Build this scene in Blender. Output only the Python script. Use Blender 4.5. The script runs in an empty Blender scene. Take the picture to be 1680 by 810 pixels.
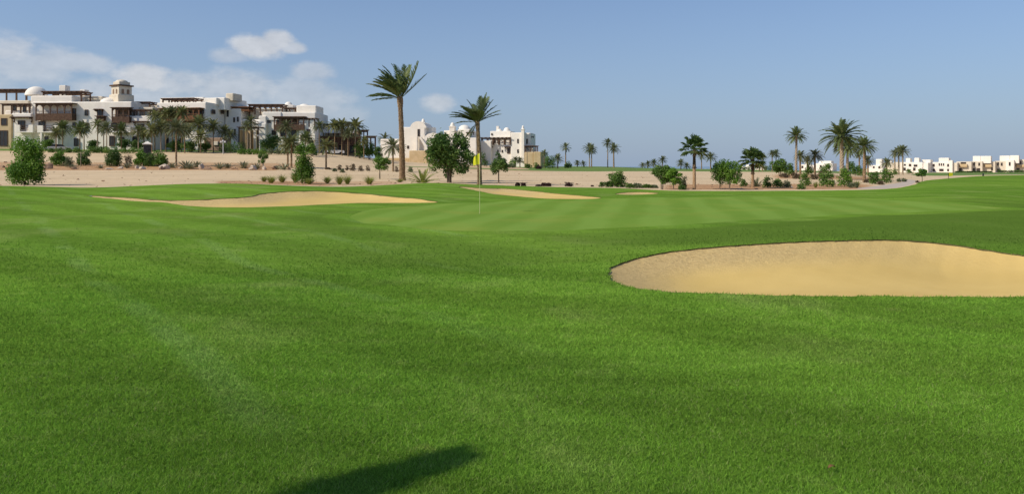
import bpy, bmesh, math, random
import numpy as np
from mathutils import Vector, Matrix, noise

scene = bpy.context.scene
COL = scene.collection
R = math.radians
F = 1213.0          # focal length in pixels of the 1680 px wide photograph
EYE = 1.65          # eye height above the near lawn
HZ = 272.0          # pixel row of the horizon

# ------------------------------------------------------------------ camera
cam_data = bpy.data.cameras.new("camera")
cam_data.sensor_width = 36.0
cam_data.lens = 36.0 * F / 1680.0
cam_data.shift_y = -(405.0 - HZ) / 1680.0
cam_data.clip_start = 0.1
cam_data.clip_end = 9000.0
cam = bpy.data.objects.new("camera", cam_data)
cam.location = (0, 0, EYE)
cam.rotation_euler = (R(90), 0, 0)
COL.objects.link(cam)
scene.camera = cam

# ------------------------------------------------------------------ sun, sky, exposure
SUN_EL = R(41)
sh = Vector((-0.9, -0.43, 0)).normalized()
SUN = Vector((sh.x * math.cos(SUN_EL), sh.y * math.cos(SUN_EL), math.sin(SUN_EL)))
sun_data = bpy.data.lights.new("sun", 'SUN')
sun_data.energy = 3.6
sun_data.angle = R(0.55)
sun_data.color = (1.0, 0.91, 0.78)
sun = bpy.data.objects.new("sun", sun_data)
sun.rotation_euler = SUN.to_track_quat('Z', 'Y').to_euler()
sun.location = SUN * 50
COL.objects.link(sun)

scene.view_settings.view_transform = 'Standard'
scene.view_settings.look = 'None'
scene.view_settings.exposure = 0.2
scene.view_settings.gamma = 1.0
scene.cycles.max_bounces = 5
scene.cycles.diffuse_bounces = 3
scene.cycles.transparent_max_bounces = 4
scene.cycles.use_denoising = True

world = bpy.data.worlds.new("World")
scene.world = world
world.use_nodes = True


class NT:
    """Small helper round a node tree."""
    def __init__(self, tree):
        self.t = tree
        tree.nodes.clear()

    def n(self, kind, **kw):
        nd = self.t.nodes.new(kind)
        for k, v in kw.items():
            setattr(nd, k, v)
        return nd

    def put(self, sock, v):
        if isinstance(v, bpy.types.NodeSocket):
            self.t.links.new(v, sock)
        else:
            sock.default_value = v

    def m(self, op, a, b=None, c=None, clamp=False):
        nd = self.n('ShaderNodeMath', operation=op)
        nd.use_clamp = clamp
        self.put(nd.inputs[0], a)
        if b is not None:
            self.put(nd.inputs[1], b)
        if c is not None:
            self.put(nd.inputs[2], c)
        return nd.outputs[0]

    def ss(self, x, lo, hi):
        nd = self.n('ShaderNodeMapRange', interpolation_type='SMOOTHSTEP')
        self.put(nd.inputs[0], x)
        nd.inputs[1].default_value = lo
        nd.inputs[2].default_value = hi
        return nd.outputs[0]

    def lin(self, x, lo, hi, a, b):
        nd = self.n('ShaderNodeMapRange')
        self.put(nd.inputs[0], x)
        for i, v in enumerate((lo, hi, a, b)):
            nd.inputs[i + 1].default_value = v
        return nd.outputs[0]

    def mix(self, f, a, b, blend='MIX'):
        nd = self.n('ShaderNodeMix', data_type='RGBA', blend_type=blend)
        self.put(nd.inputs[0], f)
        for i, v in ((6, a), (7, b)):
            self.put(nd.inputs[i], v if isinstance(v, bpy.types.NodeSocket) else (*v, 1.0))
        return nd.outputs[2]

    def scale(self, col, f):
        nd = self.n('ShaderNodeVectorMath', operation='SCALE')
        self.put(nd.inputs[0], col)
        self.put(nd.inputs['Scale'], f)
        return nd.outputs[0]

    def noise(self, vec, scale, detail=3, rough=0.55, dim='3D'):
        nd = self.n('ShaderNodeTexNoise', noise_dimensions=dim)
        if vec is not None:
            self.put(nd.inputs['Vector'], vec)
        nd.inputs['Scale'].default_value = scale
        nd.inputs['Detail'].default_value = detail
        nd.inputs['Roughness'].default_value = rough
        return nd.outputs[0]

    def mapping(self, vec, rot=(0, 0, 0), sc=(1, 1, 1), loc=(0, 0, 0)):
        nd = self.n('ShaderNodeMapping')
        self.put(nd.inputs[0], vec)
        nd.inputs[1].default_value = loc
        nd.inputs[2].default_value = rot
        nd.inputs[3].default_value = sc
        return nd.outputs[0]


def build_sky():
    w = NT(world.node_tree)
    out = w.n('ShaderNodeOutputWorld')
    sky = w.n('ShaderNodeTexSky', sky_type='NISHITA')
    sky.sun_disc = False
    sky.sun_elevation = SUN_EL
    sky.sun_rotation = math.atan2(sh.x, sh.y)
    sky.altitude = 0.0
    sky.air_density = 1.0
    sky.dust_density = 0.9
    sky.ozone_density = 1.6
    tc = w.n('ShaderNodeTexCoord')
    xyz = w.n('ShaderNodeSeparateXYZ')
    w.put(xyz.inputs[0], tc.outputs['Generated'])
    az = w.m('ARCTAN2', xyz.outputs[0], xyz.outputs[1])
    el = w.m('ARCSINE', xyz.outputs[2])
    # thin blue-grey sea haze low over the horizon
    low = w.m('POWER', w.lin(el, 0.0, 0.55, 1.0, 0.0), 2.0)
    tint = w.mix(1.0, sky.outputs[0], SKY_TINT, 'MULTIPLY')
    skyc = w.mix(w.m('MULTIPLY', low, 0.85), tint, SKY_LOW)
    bg = w.n('ShaderNodeBackground')
    w.put(bg.inputs[0], skyc)
    bg.inputs[1].default_value = SKY_STRENGTH
    # clouds: direction-space blobs broken up by noise
    cv = w.n('ShaderNodeCombineXYZ')
    w.put(cv.inputs[0], w.m('MULTIPLY', az, 10.0))
    w.put(cv.inputs[1], w.m('MULTIPLY', el, 17.0))
    cv.inputs[2].default_value = 3.7
    nz = w.noise(cv.outputs[0], 1.5, 7, 0.55)
    nz2 = w.noise(cv.outputs[0], 4.5, 5, 0.6)
    nn = w.m('ADD', w.m('MULTIPLY', w.m('SUBTRACT', nz, 0.5), 2.1), w.m('MULTIPLY', w.m('SUBTRACT', nz2, 0.5), 0.9))
    #        centre px, half size px, opacity
    blobs = [(418, 78, 58, 24, .72), (455, 66, 34, 18, .7), (478, 78, 26, 12, .6), (380, 90, 48, 16, .4), (236, 128, 66, 28, .72), (300, 140, 76, 28, .52),
             (165, 150, 80, 30, .5), (390, 148, 100, 40, .5), (500, 165, 95, 46, .38), (20, 78, 66, 36, .58),
             (60, 105, 100, 44, .46), (130, 105, 80, 22, .48), (718, 170, 36, 20, .52), (-150, 100, 150, 60, .5), (-60, 140, 120, 50, .4),
             (290, 185, 250, 50, .42), (1900, 120, 90, 25, .3), (515, 118, 46, 18, .42), (560, 190, 60, 26, .25)]
    total = None
    for u, v, wu, hv, op in blobs:
        t = (u - 840) / F
        a0 = math.atan(t)
        e0 = math.atan((HZ - v) / F * math.cos(a0))
        wa = wu / F * math.cos(a0) ** 2
        he = hv / F * math.cos(a0)
        dx = w.m('DIVIDE', w.m('SUBTRACT', az, a0), wa)
        dy = w.m('DIVIDE', w.m('SUBTRACT', el, e0), he)
        r2 = w.m('ADD', w.m('MULTIPLY', dx, dx), w.m('MULTIPLY', dy, dy))
        g = w.m('ADD', w.m('SUBTRACT', 0.75, r2), nn)
        d = w.m('MULTIPLY', w.ss(g, -0.25, 0.75), op)
        total = d if total is None else w.m('MAXIMUM', total, d)
    cb = w.n('ShaderNodeBackground')
    shade = w.lin(nz2, 0.3, 0.7, 0.88, 1.08)
    w.put(cb.inputs[0], w.scale(w.mix(0.0, CLOUD, CLOUD), shade))
    cb.inputs[1].default_value = 1.0
    mx = w.n('ShaderNodeMixShader')
    w.put(mx.inputs[0], total)
    w.put(mx.inputs[1], bg.outputs[0])
    w.put(mx.inputs[2], cb.outputs[0])
    w.put(out.inputs[0], mx.outputs[0])


SKY_STRENGTH = 0.1
SKY_TINT = (0.75, 0.885, 1.08)
SKY_LOW = (2.75, 3.5, 4.75)
CLOUD = (0.60, 0.60, 0.61)
build_sky()

# ------------------------------------------------------------------ terrain heights
Y_END = 4000.0
TAB = {  # column u of the photo: heights z along the distance Y
    -500: "0 0 8 0 14 -.1 20 0 30 .15 45 .36 52 .32 60 .3 80 .6 105 1.1 120 2.0 150 4.3 170 5.7 220 7.4 300 9 450 9 1500 0",
    0: "0 0 8 0 14 -.1 20 0 30 .15 37 .25 45 .36 50 .32 55 .2 60 .17 80 .53 105 1.04 120 2.05 150 4.37 170 5.7 220 7.4 300 9 450 9 1500 0",
    150: "0 0 8 0 14 -.12 20 0 30 .05 37 .08 45 .15 50 .17 55 .1 60 .15 80 .5 105 1.05 120 2.0 150 4.2 170 5.5 220 7 300 9 450 9 1500 0",
    300: "0 0 8 -.02 14 -.16 20 -.02 30 0 34 .05 37 .16 40 .32 43 .47 47 .53 52 .4 57 .25 60 .25 80 .5 105 1.08 120 2.0 150 4.1 170 5.4 220 6.5 300 8 450 8 1500 0",
    400: "0 0 8 -.03 14 -.18 20 -.03 30 0 34 .05 37 .15 40 .32 44 .5 48 .53 52 .4 57 .25 60 .24 80 .45 105 1.05 120 1.95 150 3.95 170 5.2 220 6.3 300 7 450 7 1500 0",
    480: "0 0 8 -.04 14 -.2 20 -.04 30 0 34 .1 38 .32 41 .38 44 .36 50 .29 56 .2 60 .2 80 .4 105 1.0 120 1.8 150 3.8 170 5.0 220 6.0 300 6 450 5 1500 0",
    560: "0 0 8 -.04 14 -.2 20 -.03 30 0 34 .05 38 .2 42 .25 47 .18 52 .14 60 .1 80 .3 105 .8 120 1.4 150 3.1 165 4.1 172 4.2 195 4.8 220 5.0 300 4.5 450 3 1500 0",
    640: "0 0 8 -.04 14 -.2 20 0 30 0 36 .05 42 .1 50 .15 56 .18 60 .15 80 .25 105 .75 120 .95 150 1.65 170 2.2 195 3 220 3.2 300 3.5 450 1 1500 0",
    720: "0 0 8 -.04 14 -.22 18 -.04 20 0 30 0 36 .05 42 .15 48 .32 54 .43 58 .4 64 .15 70 0 80 .1 105 .5 120 .65 150 1.2 170 1.6 220 2.2 300 2.2 450 0 1500 -1",
    800: "0 0 8 -.04 14 -.22 18 -.04 20 0 30 0 36 0 42 .02 50 .07 56 .08 60 .05 66 -.05 80 0 105 .35 120 .45 150 1.0 170 1.3 220 1.8 300 1.8 450 0 1500 -1",
    880: "0 0 8 -.04 14 -.2 18 -.03 20 0 30 0 60 0 80 0 105 .25 120 .35 150 .55 170 .7 220 1.0 260 1.3 300 1.4 450 0 1500 -2",
    980: "0 0 8 -.04 14 -.12 18 -.02 20 0 60 -.03 80 0 105 .2 120 .25 150 .35 170 .5 200 1.1 230 1.5 270 1.5 330 1 450 0 1500 -3",
    1080: "0 0 8 -.05 14 0 18 .04 24 .02 34 0 60 -.03 80 0 105 .15 120 .2 150 .3 170 .4 200 .7 220 .8 300 .6 450 0 1500 -3",
    1200: "0 0 8 -.05 11 0 15 .09 18 .12 24 .04 30 0 60 0 80 0 105 .1 120 .15 150 .2 170 .25 220 .3 300 .2 450 -.5 1500 -3",
    1320: "0 0 8 -.05 11 0 15 .12 18 .14 24 .04 30 0 52 0 60 .02 80 .1 90 .35 105 .5 120 .5 150 .35 170 .2 220 0 300 -.3 370 -.8 450 -1.5 1500 -3",
    1450: "0 0 8 -.05 11 0 15 .12 18 .14 24 .06 30 .02 45 .05 52 .05 60 0 80 -.05 105 -.2 150 -.4 220 -.7 300 -1.1 370 -1.7 450 -2 1500 -3",
    1540: "0 0 8 -.05 11 0 15 .06 18 .1 24 .1 30 .1 37 .2 45 .3 52 .35 60 .38 70 .32 80 .15 105 -.1 150 -.3 220 -.6 300 -1.1 370 -1.7 450 -2 1500 -3",
    1620: "0 0 8 -.05 11 0 15 .02 18 .08 24 .1 30 .12 37 .2 45 .3 52 .4 60 .5 80 .55 90 .52 105 .25 150 -.05 220 -.5 300 -1.1 370 -1.7 450 -2 1500 -3",
    1680: "0 0 8 -.05 11 0 15 0 18 .06 24 .1 30 .12 37 .2 45 .3 60 .42 80 .48 95 .45 120 .2 150 -.05 220 -.5 300 -1.07 370 -1.7 450 -2 1500 -3",
    2300: "0 0 8 -.05 11 0 15 0 18 .06 24 .1 30 .12 37 .2 45 .3 60 .42 80 .48 95 .45 120 .2 150 -.05 220 -.5 300 -1.07 370 -1.7 450 -2 1500 -3",
}
UG = np.linspace(-500, 2300, 281)
LYG = np.linspace(math.log(2.0), math.log(Y_END), 500)


def build_table():
    us = sorted(TAB)
    cols = []
    for u in us:
        a = np.array([float(x) for x in TAB[u].split()]).reshape(-1, 2)
        cols.append(np.interp(np.exp(LYG), a[:, 0], a[:, 1]))
    cols = np.array(cols)
    T = np.array([np.interp(UG, us, cols[:, j]) for j in range(len(LYG))]).T

    def blur(A, sig, ax):
        r = int(3 * sig)
        k = np.exp(-0.5 * (np.arange(-r, r + 1) / sig) ** 2)
        k /= k.sum()
        P = np.pad(A, [(r, r) if i == ax else (0, 0) for i in range(2)], mode='edge')
        return sum(k[i] * np.take(P, np.arange(i, i + A.shape[ax]), axis=ax) for i in range(2 * r + 1))
    T = blur(blur(T, 2.5, 1), 2.6, 0)
    # gentle swales of the mown ground
    Yg = np.exp(LYG)[None, :]
    Xg = (UG[:, None] - 840) / F * Yg
    und = .035 * np.sin(Xg * .9 + .6 * np.sin(Yg * .45)) * np.sin(Yg * .75 + .7 * np.sin(Xg * .5) + 1.0) + .03 * np.sin(Xg * .42 - Yg * .63 + 2.0)
    return T + und * np.clip((Yg - 3.0) / 4, 0, 1) * np.clip((46 - Yg) / 12, 0, 1)


TABLE = build_table()


def terrain(x, y):
    x = np.asarray(x, float)
    y = np.asarray(y, float)
    yy = np.clip(y, 2.0, Y_END)
    u = np.clip(840 + F * x / yy, UG[0], UG[-1])
    fi = (u - UG[0]) / (UG[1] - UG[0])
    fj = (np.log(yy) - LYG[0]) / (LYG[1] - LYG[0])
    i = np.clip(fi.astype(int), 0, len(UG) - 2)
    j = np.clip(fj.astype(int), 0, len(LYG) - 2)
    a = fi - i
    b = fj - j
    T = TABLE
    return (T[i, j] * (1 - a) * (1 - b) + T[i + 1, j] * a * (1 - b) + T[i, j + 1] * (1 - a) * b + T[i + 1, j + 1] * a * b)


def tz(x, y):
    return float(terrain(np.array([x]), np.array([y]))[0])


def on_ground(u, v, ymin=6.0):
    """Where the sight line through photo pixel (u, v) meets the terrain."""
    ys = np.exp(np.linspace(math.log(ymin), math.log(600), 4000))
    xs = (u - 840) / F * ys
    vv = HZ + F * (EYE - terrain(xs, ys)) / ys
    k = int(np.argmax(vv <= v)) if (vv <= v).any() else int(np.argmin(vv))
    return float(xs[k]), float(ys[k])


def at(u, Y):
    x = (u - 840) / F * Y
    return x, Y, tz(x, Y)


# ------------------------------------------------------------------ zones of the ground
def smooth_loop(pts, n=5):
    p = np.array(pts, float)
    q = []
    N = len(p)
    for i in range(N):
        p0, p1, p2, p3 = p[i - 1], p[i], p[(i + 1) % N], p[(i + 2) % N]
        for k in range(n):
            t = k / n
            q.append(0.5 * ((2 * p1) + (-p0 + p2) * t + (2 * p0 - 5 * p1 + 4 * p2 - p3) * t * t + (-p0 + 3 * p1 - 3 * p2 + p3) * t ** 3))
    return np.array(q)


def ground_loop(px, ymin=6.0):
    return smooth_loop([on_ground(u, v, ymin) for u, v in px])


def sdf(poly, x, y, far=8.0):
    """Signed distance to a closed outline (negative inside)."""
    x = np.asarray(x, float)
    y = np.asarray(y, float)
    res = np.full(x.shape, 1e3)
    lo = poly.min(0) - far
    hi = poly.max(0) + far
    sel = (x > lo[0]) & (x < hi[0]) & (y > lo[1]) & (y < hi[1])
    px, py = x[sel], y[sel]
    d2 = np.full(px.shape, 1e12)
    inside = np.zeros(px.shape, bool)
    N = len(poly)
    for i in range(N):
        ax, ay = poly[i - 1]
        bx, by = poly[i]
        ex, ey = bx - ax, by - ay
        wx, wy = px - ax, py - ay
        t = np.clip((wx * ex + wy * ey) / (ex * ex + ey * ey + 1e-12), 0, 1)
        dx, dy = wx - ex * t, wy - ey * t
        d2 = np.minimum(d2, dx * dx + dy * dy)
        c = ((ay <= py) & (by > py)) | ((by <= py) & (ay > py))
        with np.errstate(divide='ignore', invalid='ignore'):
            xi = ax + (py - ay) / (by - ay) * ex
        inside ^= c & (px < xi)
    d = np.sqrt(d2)
    res[sel] = np.where(inside, -d, d)
    return res


BUNKER_PX = [
    ([(998, 450), (1000, 441), (1012, 434), (1040, 425), (1100, 412.5), (1200, 403), (1300, 397), (1400, 394), (1480, 394), (1560, 401), (1640, 413.5),
      (1700, 422), (1790, 436), (1860, 455), (1840, 475), (1760, 484), (1680, 486.5), (1500, 486.5), (1300, 485.5), (1150, 481), (1080, 477), (1030, 470), (1006, 461)], 8.0, 0.42),
    ([(137, 320.5), (180, 323), (240, 327), (300, 328.5), (360, 326), (400, 323.5), (440, 316.5), (480, 314), (540, 314), (600, 318), (660, 324), (718, 331),
      (712, 332.5), (650, 333), (600, 333), (540, 335), (480, 338), (420, 340), (360, 340), (300, 337), (240, 331), (180, 326)], 20.0, 0.45),
    ([(752, 306), (790, 308.5), (830, 309.5), (880, 314), (930, 319), (982, 323.5), (978, 326), (930, 326.5), (880, 325), (830, 320.5), (790, 314.5), (765, 309.5)], 20.0, 0.25),
    ([(1008, 318), (1030, 315.2), (1060, 315.2), (1082, 317.2), (1060, 319), (1030, 319.5)], 20.0, 0.2),
]
BUNKERS = [(ground_loop(p, y0), d) for p, y0, d in BUNKER_PX]
GREEN = ground_loop([(574, 355), (600, 346), (650, 340), (700, 337), (800, 332), (900, 328), (1000, 326), (1100, 324), (1200, 323), (1300, 323), (1400, 325.5),
                     (1520, 331), (1600, 337), (1644, 342), (1560, 345.5), (1450, 350.5), (1300, 358), (1150, 367), (1000, 374), (900, 378), (800, 379), (700, 376), (620, 368), (583, 361)], 12.0)
LAWN = smooth_loop([((u - 840) / F * Y, Y) for u, Y in [(-1500, 50), (-600, 50), (-200, 50), (0, 50), (150, 50), (300, 48), (400, 49), (480, 50.5), (560, 53), (620, 56), (680, 59), (740, 61.5), (800, 62.5), (850, 60),
                    (920, 57.5), (1000, 56), (1050, 53), (1100, 49.5), (1200, 48.5), (1300, 49), (1400, 49.5), (1470, 50.5), (1497, 56), (1510, 66), (1530, 78), (1560, 86), (1614, 94), (1680, 104), (1800, 112), (2200, 118), (3000, 110)]]
                   + [(160, 20), (160, -60), (-160, -60)], 4)
PATH = smooth_loop([((u - 840) / F * Y, Y) for u, Y in [(1405, 53), (1450, 62), (1480, 72), (1470, 92), (1490, 92), (1505, 75), (1496, 58), (1470, 51.5), (1440, 51)]], 4)
FAIRWAY = [smooth_loop([((u - 840) / F * Y, Y) for u, Y in l], 4) for l in (
    [(640, 150), (760, 148), (880, 152), (960, 158), (1060, 166), (1140, 172), (1300, 172), (1440, 182), (1440, 330), (1200, 330), (980, 330), (850, 240), (870, 172), (780, 160)],
    [(-600, 157), (0, 157), (150, 157), (250, 158), (330, 160), (480, 160), (520, 166), (480, 182), (300, 180), (0, 178), (-600, 180)],
    [(1510, 150), (1580, 132), (1680, 128), (2300, 140), (2300, 260), (1680, 300), (1540, 300), (1500, 200)])]


def wob(x, y, s, a, seed):
    """Cheap irregular wobble used to roughen the outlines."""
    return a * (np.sin(x * s + seed) * np.cos(y * s * 1.31 + seed * 2.1) + 0.6 * np.sin((x * 0.83 - y * 0.55) * s * 2.7 + seed) + 0.4 * np.sin((x * .4 + y) * s * 5.3 + seed))


def z_bunk(i, x, y):
    poly, dep = BUNKERS[i]
    return sdf(poly, x, y) + wob(x, y, 6.0 if i == 0 else 2.2, 0.022 if i == 0 else 0.06, i + 1.0)


def smoothstep(x, a, b):
    t = np.clip((x - a) / (b - a), 0, 1)
    return t * t * (3 - 2 * t)


ZONES = [  # name, signed distance; first match owns the ground
    ("sand_bunker", lambda x, y: z_bunk(0, x, y)),
    ("sand_bunker", lambda x, y: z_bunk(1, x, y)),
    ("sand_bunker", lambda x, y: z_bunk(2, x, y)),
    ("sand_bunker", lambda x, y: z_bunk(3, x, y)),
    ("putting_green", lambda x, y: sdf(GREEN, x, y)),
    ("lawn", lambda x, y: sdf(LAWN, x, y, 400) + wob(x, y, .9, .12, 2.0)),
    ("cart_path", lambda x, y: sdf(PATH, x, y)),
    ("fairway", lambda x, y: sdf(FAIRWAY[0], x, y, 20) + wob(x, y, .2, .5, 1.0)),
    ("hotel_lawn", lambda x, y: sdf(FAIRWAY[1], x, y, 20) + wob(x, y, .3, .3, 1.0)),
    ("far_lawn", lambda x, y: sdf(FAIRWAY[2], x, y, 20) + wob(x, y, .2, .4, 1.0)),
    ("sea", lambda x, y: 470 - y + 0 * x),
    ("desert_ground", None),
]


def bunker_drop(i, x, y):
    poly, dep = BUNKERS[i]
    d = np.maximum(-z_bunk(i, x, y), 0)
    e = dep * (1 - np.exp(-d / (1.15 if i == 0 else 1.5)))
    lip = 0.022
    return lip + e


def build_ground():
    t_in = np.arange(-0.74, 0.7401, 5.2 / F)
    t_out = np.array([3.0, 2.2, 1.7, 1.35, 1.1, .95, .85, .79])
    tt = np.concatenate([-t_out, t_in, t_out[::-1]])
    yy = [1.2]
    while yy[-1] < Y_END:
        Y = yy[-1]
        yy.append(Y * (1.045 if Y < 3 else 1.0155 if Y < 260 else 1.06))
    yy = np.array(yy)
    X = tt[:, None] * yy[None, :]
    Yg = np.broadcast_to(yy[None, :], X.shape)
    fx, fy = X.ravel(), Yg.ravel()
    S = [f(fx, fy) if f else None for _, f in ZONES]
    nt, ny = X.shape
    idx = lambda i, j: i * ny + j
    polys = [[] for _ in ZONES]
    skirt = []

    def clip(poly, k, keep_in):
        # poly: list of (x, y, [sdf...]); returns the piece with sdf k below (or above) zero
        res = []
        n = len(poly)
        for a in range(n):
            p, q = poly[a], poly[(a + 1) % n]
            sp, sq = p[2][k], q[2][k]
            pin = (sp <= 0) == keep_in
            qin = (sq <= 0) == keep_in
            if pin:
                res.append(p)
            if pin != qin:
                t = sp / (sp - sq)
                res.append((p[0] + (q[0] - p[0]) * t, p[1] + (q[1] - p[1]) * t, [None if u is None else u + (w - u) * t for u, w in zip(p[2], q[2])], k))
        return res

    SA = [None if s is None else (s <= 0).reshape(nt, ny) for s in S]
    cnt = [None if a is None else (a[:-1, :-1].astype(int) + a[1:, :-1] + a[1:, 1:] + a[:-1, 1:]) for a in SA]
    for i in range(nt - 1):
        for j in range(ny - 1):
            q = (idx(i, j), idx(i + 1, j), idx(i + 1, j + 1), idx(i, j + 1))
            simple = None
            for k in range(len(ZONES)):
                c = 4 if S[k] is None else cnt[k][i, j]
                if c == 4:
                    simple = k
                    break
                if c:
                    break
            if simple is not None:
                polys[simple].append([(fx[a], fy[a]) for a in q])
                continue
            poly = [(fx[a], fy[a], [None if s is None else s[a] for s in S]) for a in q]
            for k in range(len(ZONES)):
                if S[k] is None:
                    if len(poly) > 2:
                        polys[k].append([(p[0], p[1]) for p in poly])
                    break
                inn = clip(poly, k, True)
                if len(inn) > 2:
                    polys[k].append([(p[0], p[1]) for p in inn])
                    if k < 4:
                        e = [p for p in inn if len(p) > 3 and p[3] == k]
                        if len(e) == 2:
                            skirt.append((e[0][:2], e[1][:2]))
                poly = clip(poly, k, False)
                if len(poly) < 3:
                    break
    return polys, skirt


POLYS, SKIRT = build_ground()


def mesh_from(name, verts, faces, mats=(), smooth=False, tone=None):
    me = bpy.data.meshes.new(name)
    me.from_pydata(verts, [], faces)
    for m_ in mats:
        me.materials.append(m_)
    if smooth:
        me.shade_smooth()
    if tone is not None:
        a = me.attributes.new('tone', 'FLOAT', 'POINT')
        a.data.foreach_set('value', np.asarray(tone, dtype=np.float32))
    me.update()
    return me


def mat(name):
    m_ = bpy.data.materials.new(name)
    m_.use_nodes = True
    nt = NT(m_.node_tree)
    out = nt.n('ShaderNodeOutputMaterial')
    b = nt.n('ShaderNodeBsdfPrincipled')
    b.inputs['Roughness'].default_value = 0.9
    b.inputs['Specular IOR Level'].default_value = 0.15
    nt.put(out.inputs[0], b.outputs[0])
    return m_, nt, b, out


def bump(nt, b, h, strength, dist):
    bp = nt.n('ShaderNodeBump')
    bp.inputs['Strength'].default_value = strength
    bp.inputs['Distance'].default_value = dist
    nt.put(bp.inputs['Height'], h)
    nt.put(b.inputs['Normal'], bp.outputs[0])


def lawn_tint(nt, rough_attr=True):
    """Colour of the mown turf in world space: patches, mowing lines, dry spots."""
    tc = nt.n('ShaderNodeTexCoord').outputs['Object']
    big = nt.noise(tc, 0.09, 3, .5)
    mid = nt.noise(nt.mapping(tc, sc=(1, .75, 1)), 0.45, 4, .55)
    fine = nt.noise(tc, 3.2, 4, .65)
    c = nt.mix(nt.ss(big, .38, .62), TURF_A, TURF_B)
    pat = nt.noise(nt.mapping(tc, rot=(0, 0, R(25)), sc=(.5, 1, 1), loc=(3, 7, 0)), .3, 4, .6)
    c = nt.mix(nt.m('MULTIPLY', nt.ss(pat, .50, .75), .4), c, TURF_DARK)
    c = nt.mix(nt.m('MULTIPLY', nt.ss(mid, .5, .78), .7), c, TURF_DRY)
    c = nt.mix(nt.m('MULTIPLY', nt.ss(fine, .52, .75), .35), c, TURF_DRY)
    c = nt.mix(nt.m('MULTIPLY', nt.ss(fine, .5, .28), .35), c, TURF_DARK)
    worn = nt.noise(nt.mapping(tc, loc=(11, 5, 0)), 1.1, 5, .7)
    c = nt.mix(nt.m('MULTIPLY', nt.ss(worn, .66, .76), .55), c, (.27, .27, .085))
    strk = nt.noise(nt.mapping(tc, rot=(0, 0, R(4)), sc=(.22, 1.5, 1)), 2.2, 4, .6)
    c = nt.scale(c, nt.lin(nt.ss(strk, .3, .7), 0, 1, .92, 1.08))
    # pale wheel lines of the mower, fading in and out
    sep = nt.n('ShaderNodeSeparateXYZ')
    nt.put(sep.inputs[0], tc)
    off = nt.m('ADD', nt.m('MULTIPLY', sep.outputs[0], .81), nt.m('MULTIPLY', sep.outputs[1], .587))
    off = nt.m('ADD', off, nt.m('MULTIPLY', nt.noise(tc, .25, 2), .5))
    ln = nt.ss(nt.m('SINE', nt.m('MULTIPLY', nt.m('SUBTRACT', off, 1.1), 2 * math.pi / 2.7)), .87, 1.0)
    ln = nt.m('MULTIPLY', nt.m('MULTIPLY', ln, nt.ss(nt.noise(tc, .5, 3), .38, .62)), nt.m('MULTIPLY', nt.ss(sep.outputs[0], 2.0, -3.0), .30))
    c = nt.mix(ln, c, (.21, .31, .10))
    # mower passes
    wv = nt.n('ShaderNodeTexWave', wave_type='BANDS', bands_direction='X', wave_profile='SIN')
    nt.put(wv.inputs['Vector'], nt.mapping(tc, rot=(0, 0, R(-52))))
    wv.inputs['Scale'].default_value = 0.13
    wv.inputs['Distortion'].default_value = 1.3
    wv.inputs['Detail Scale'].default_value = .3
    c = nt.scale(c, nt.lin(nt.ss(wv.outputs[1], .25, .75), 0, 1, .92, 1.08))
    at_ = nt.n('ShaderNodeAttribute', attribute_name='rough')
    c = nt.mix(at_.outputs['Fac'], c, TURF_ROUGH_SHADE)
    return c, tc


TURF_A = (0.118, 0.222, 0.027)
TURF_B = (0.152, 0.265, 0.033)
TURF_DRY = (0.235, 0.300, 0.080)
TURF_DARK = (0.088, 0.176, 0.019)
TURF_ROUGH_SHADE = (0.092, 0.162, 0.024)  # rough grass, and the painted shade of the hollow


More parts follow.
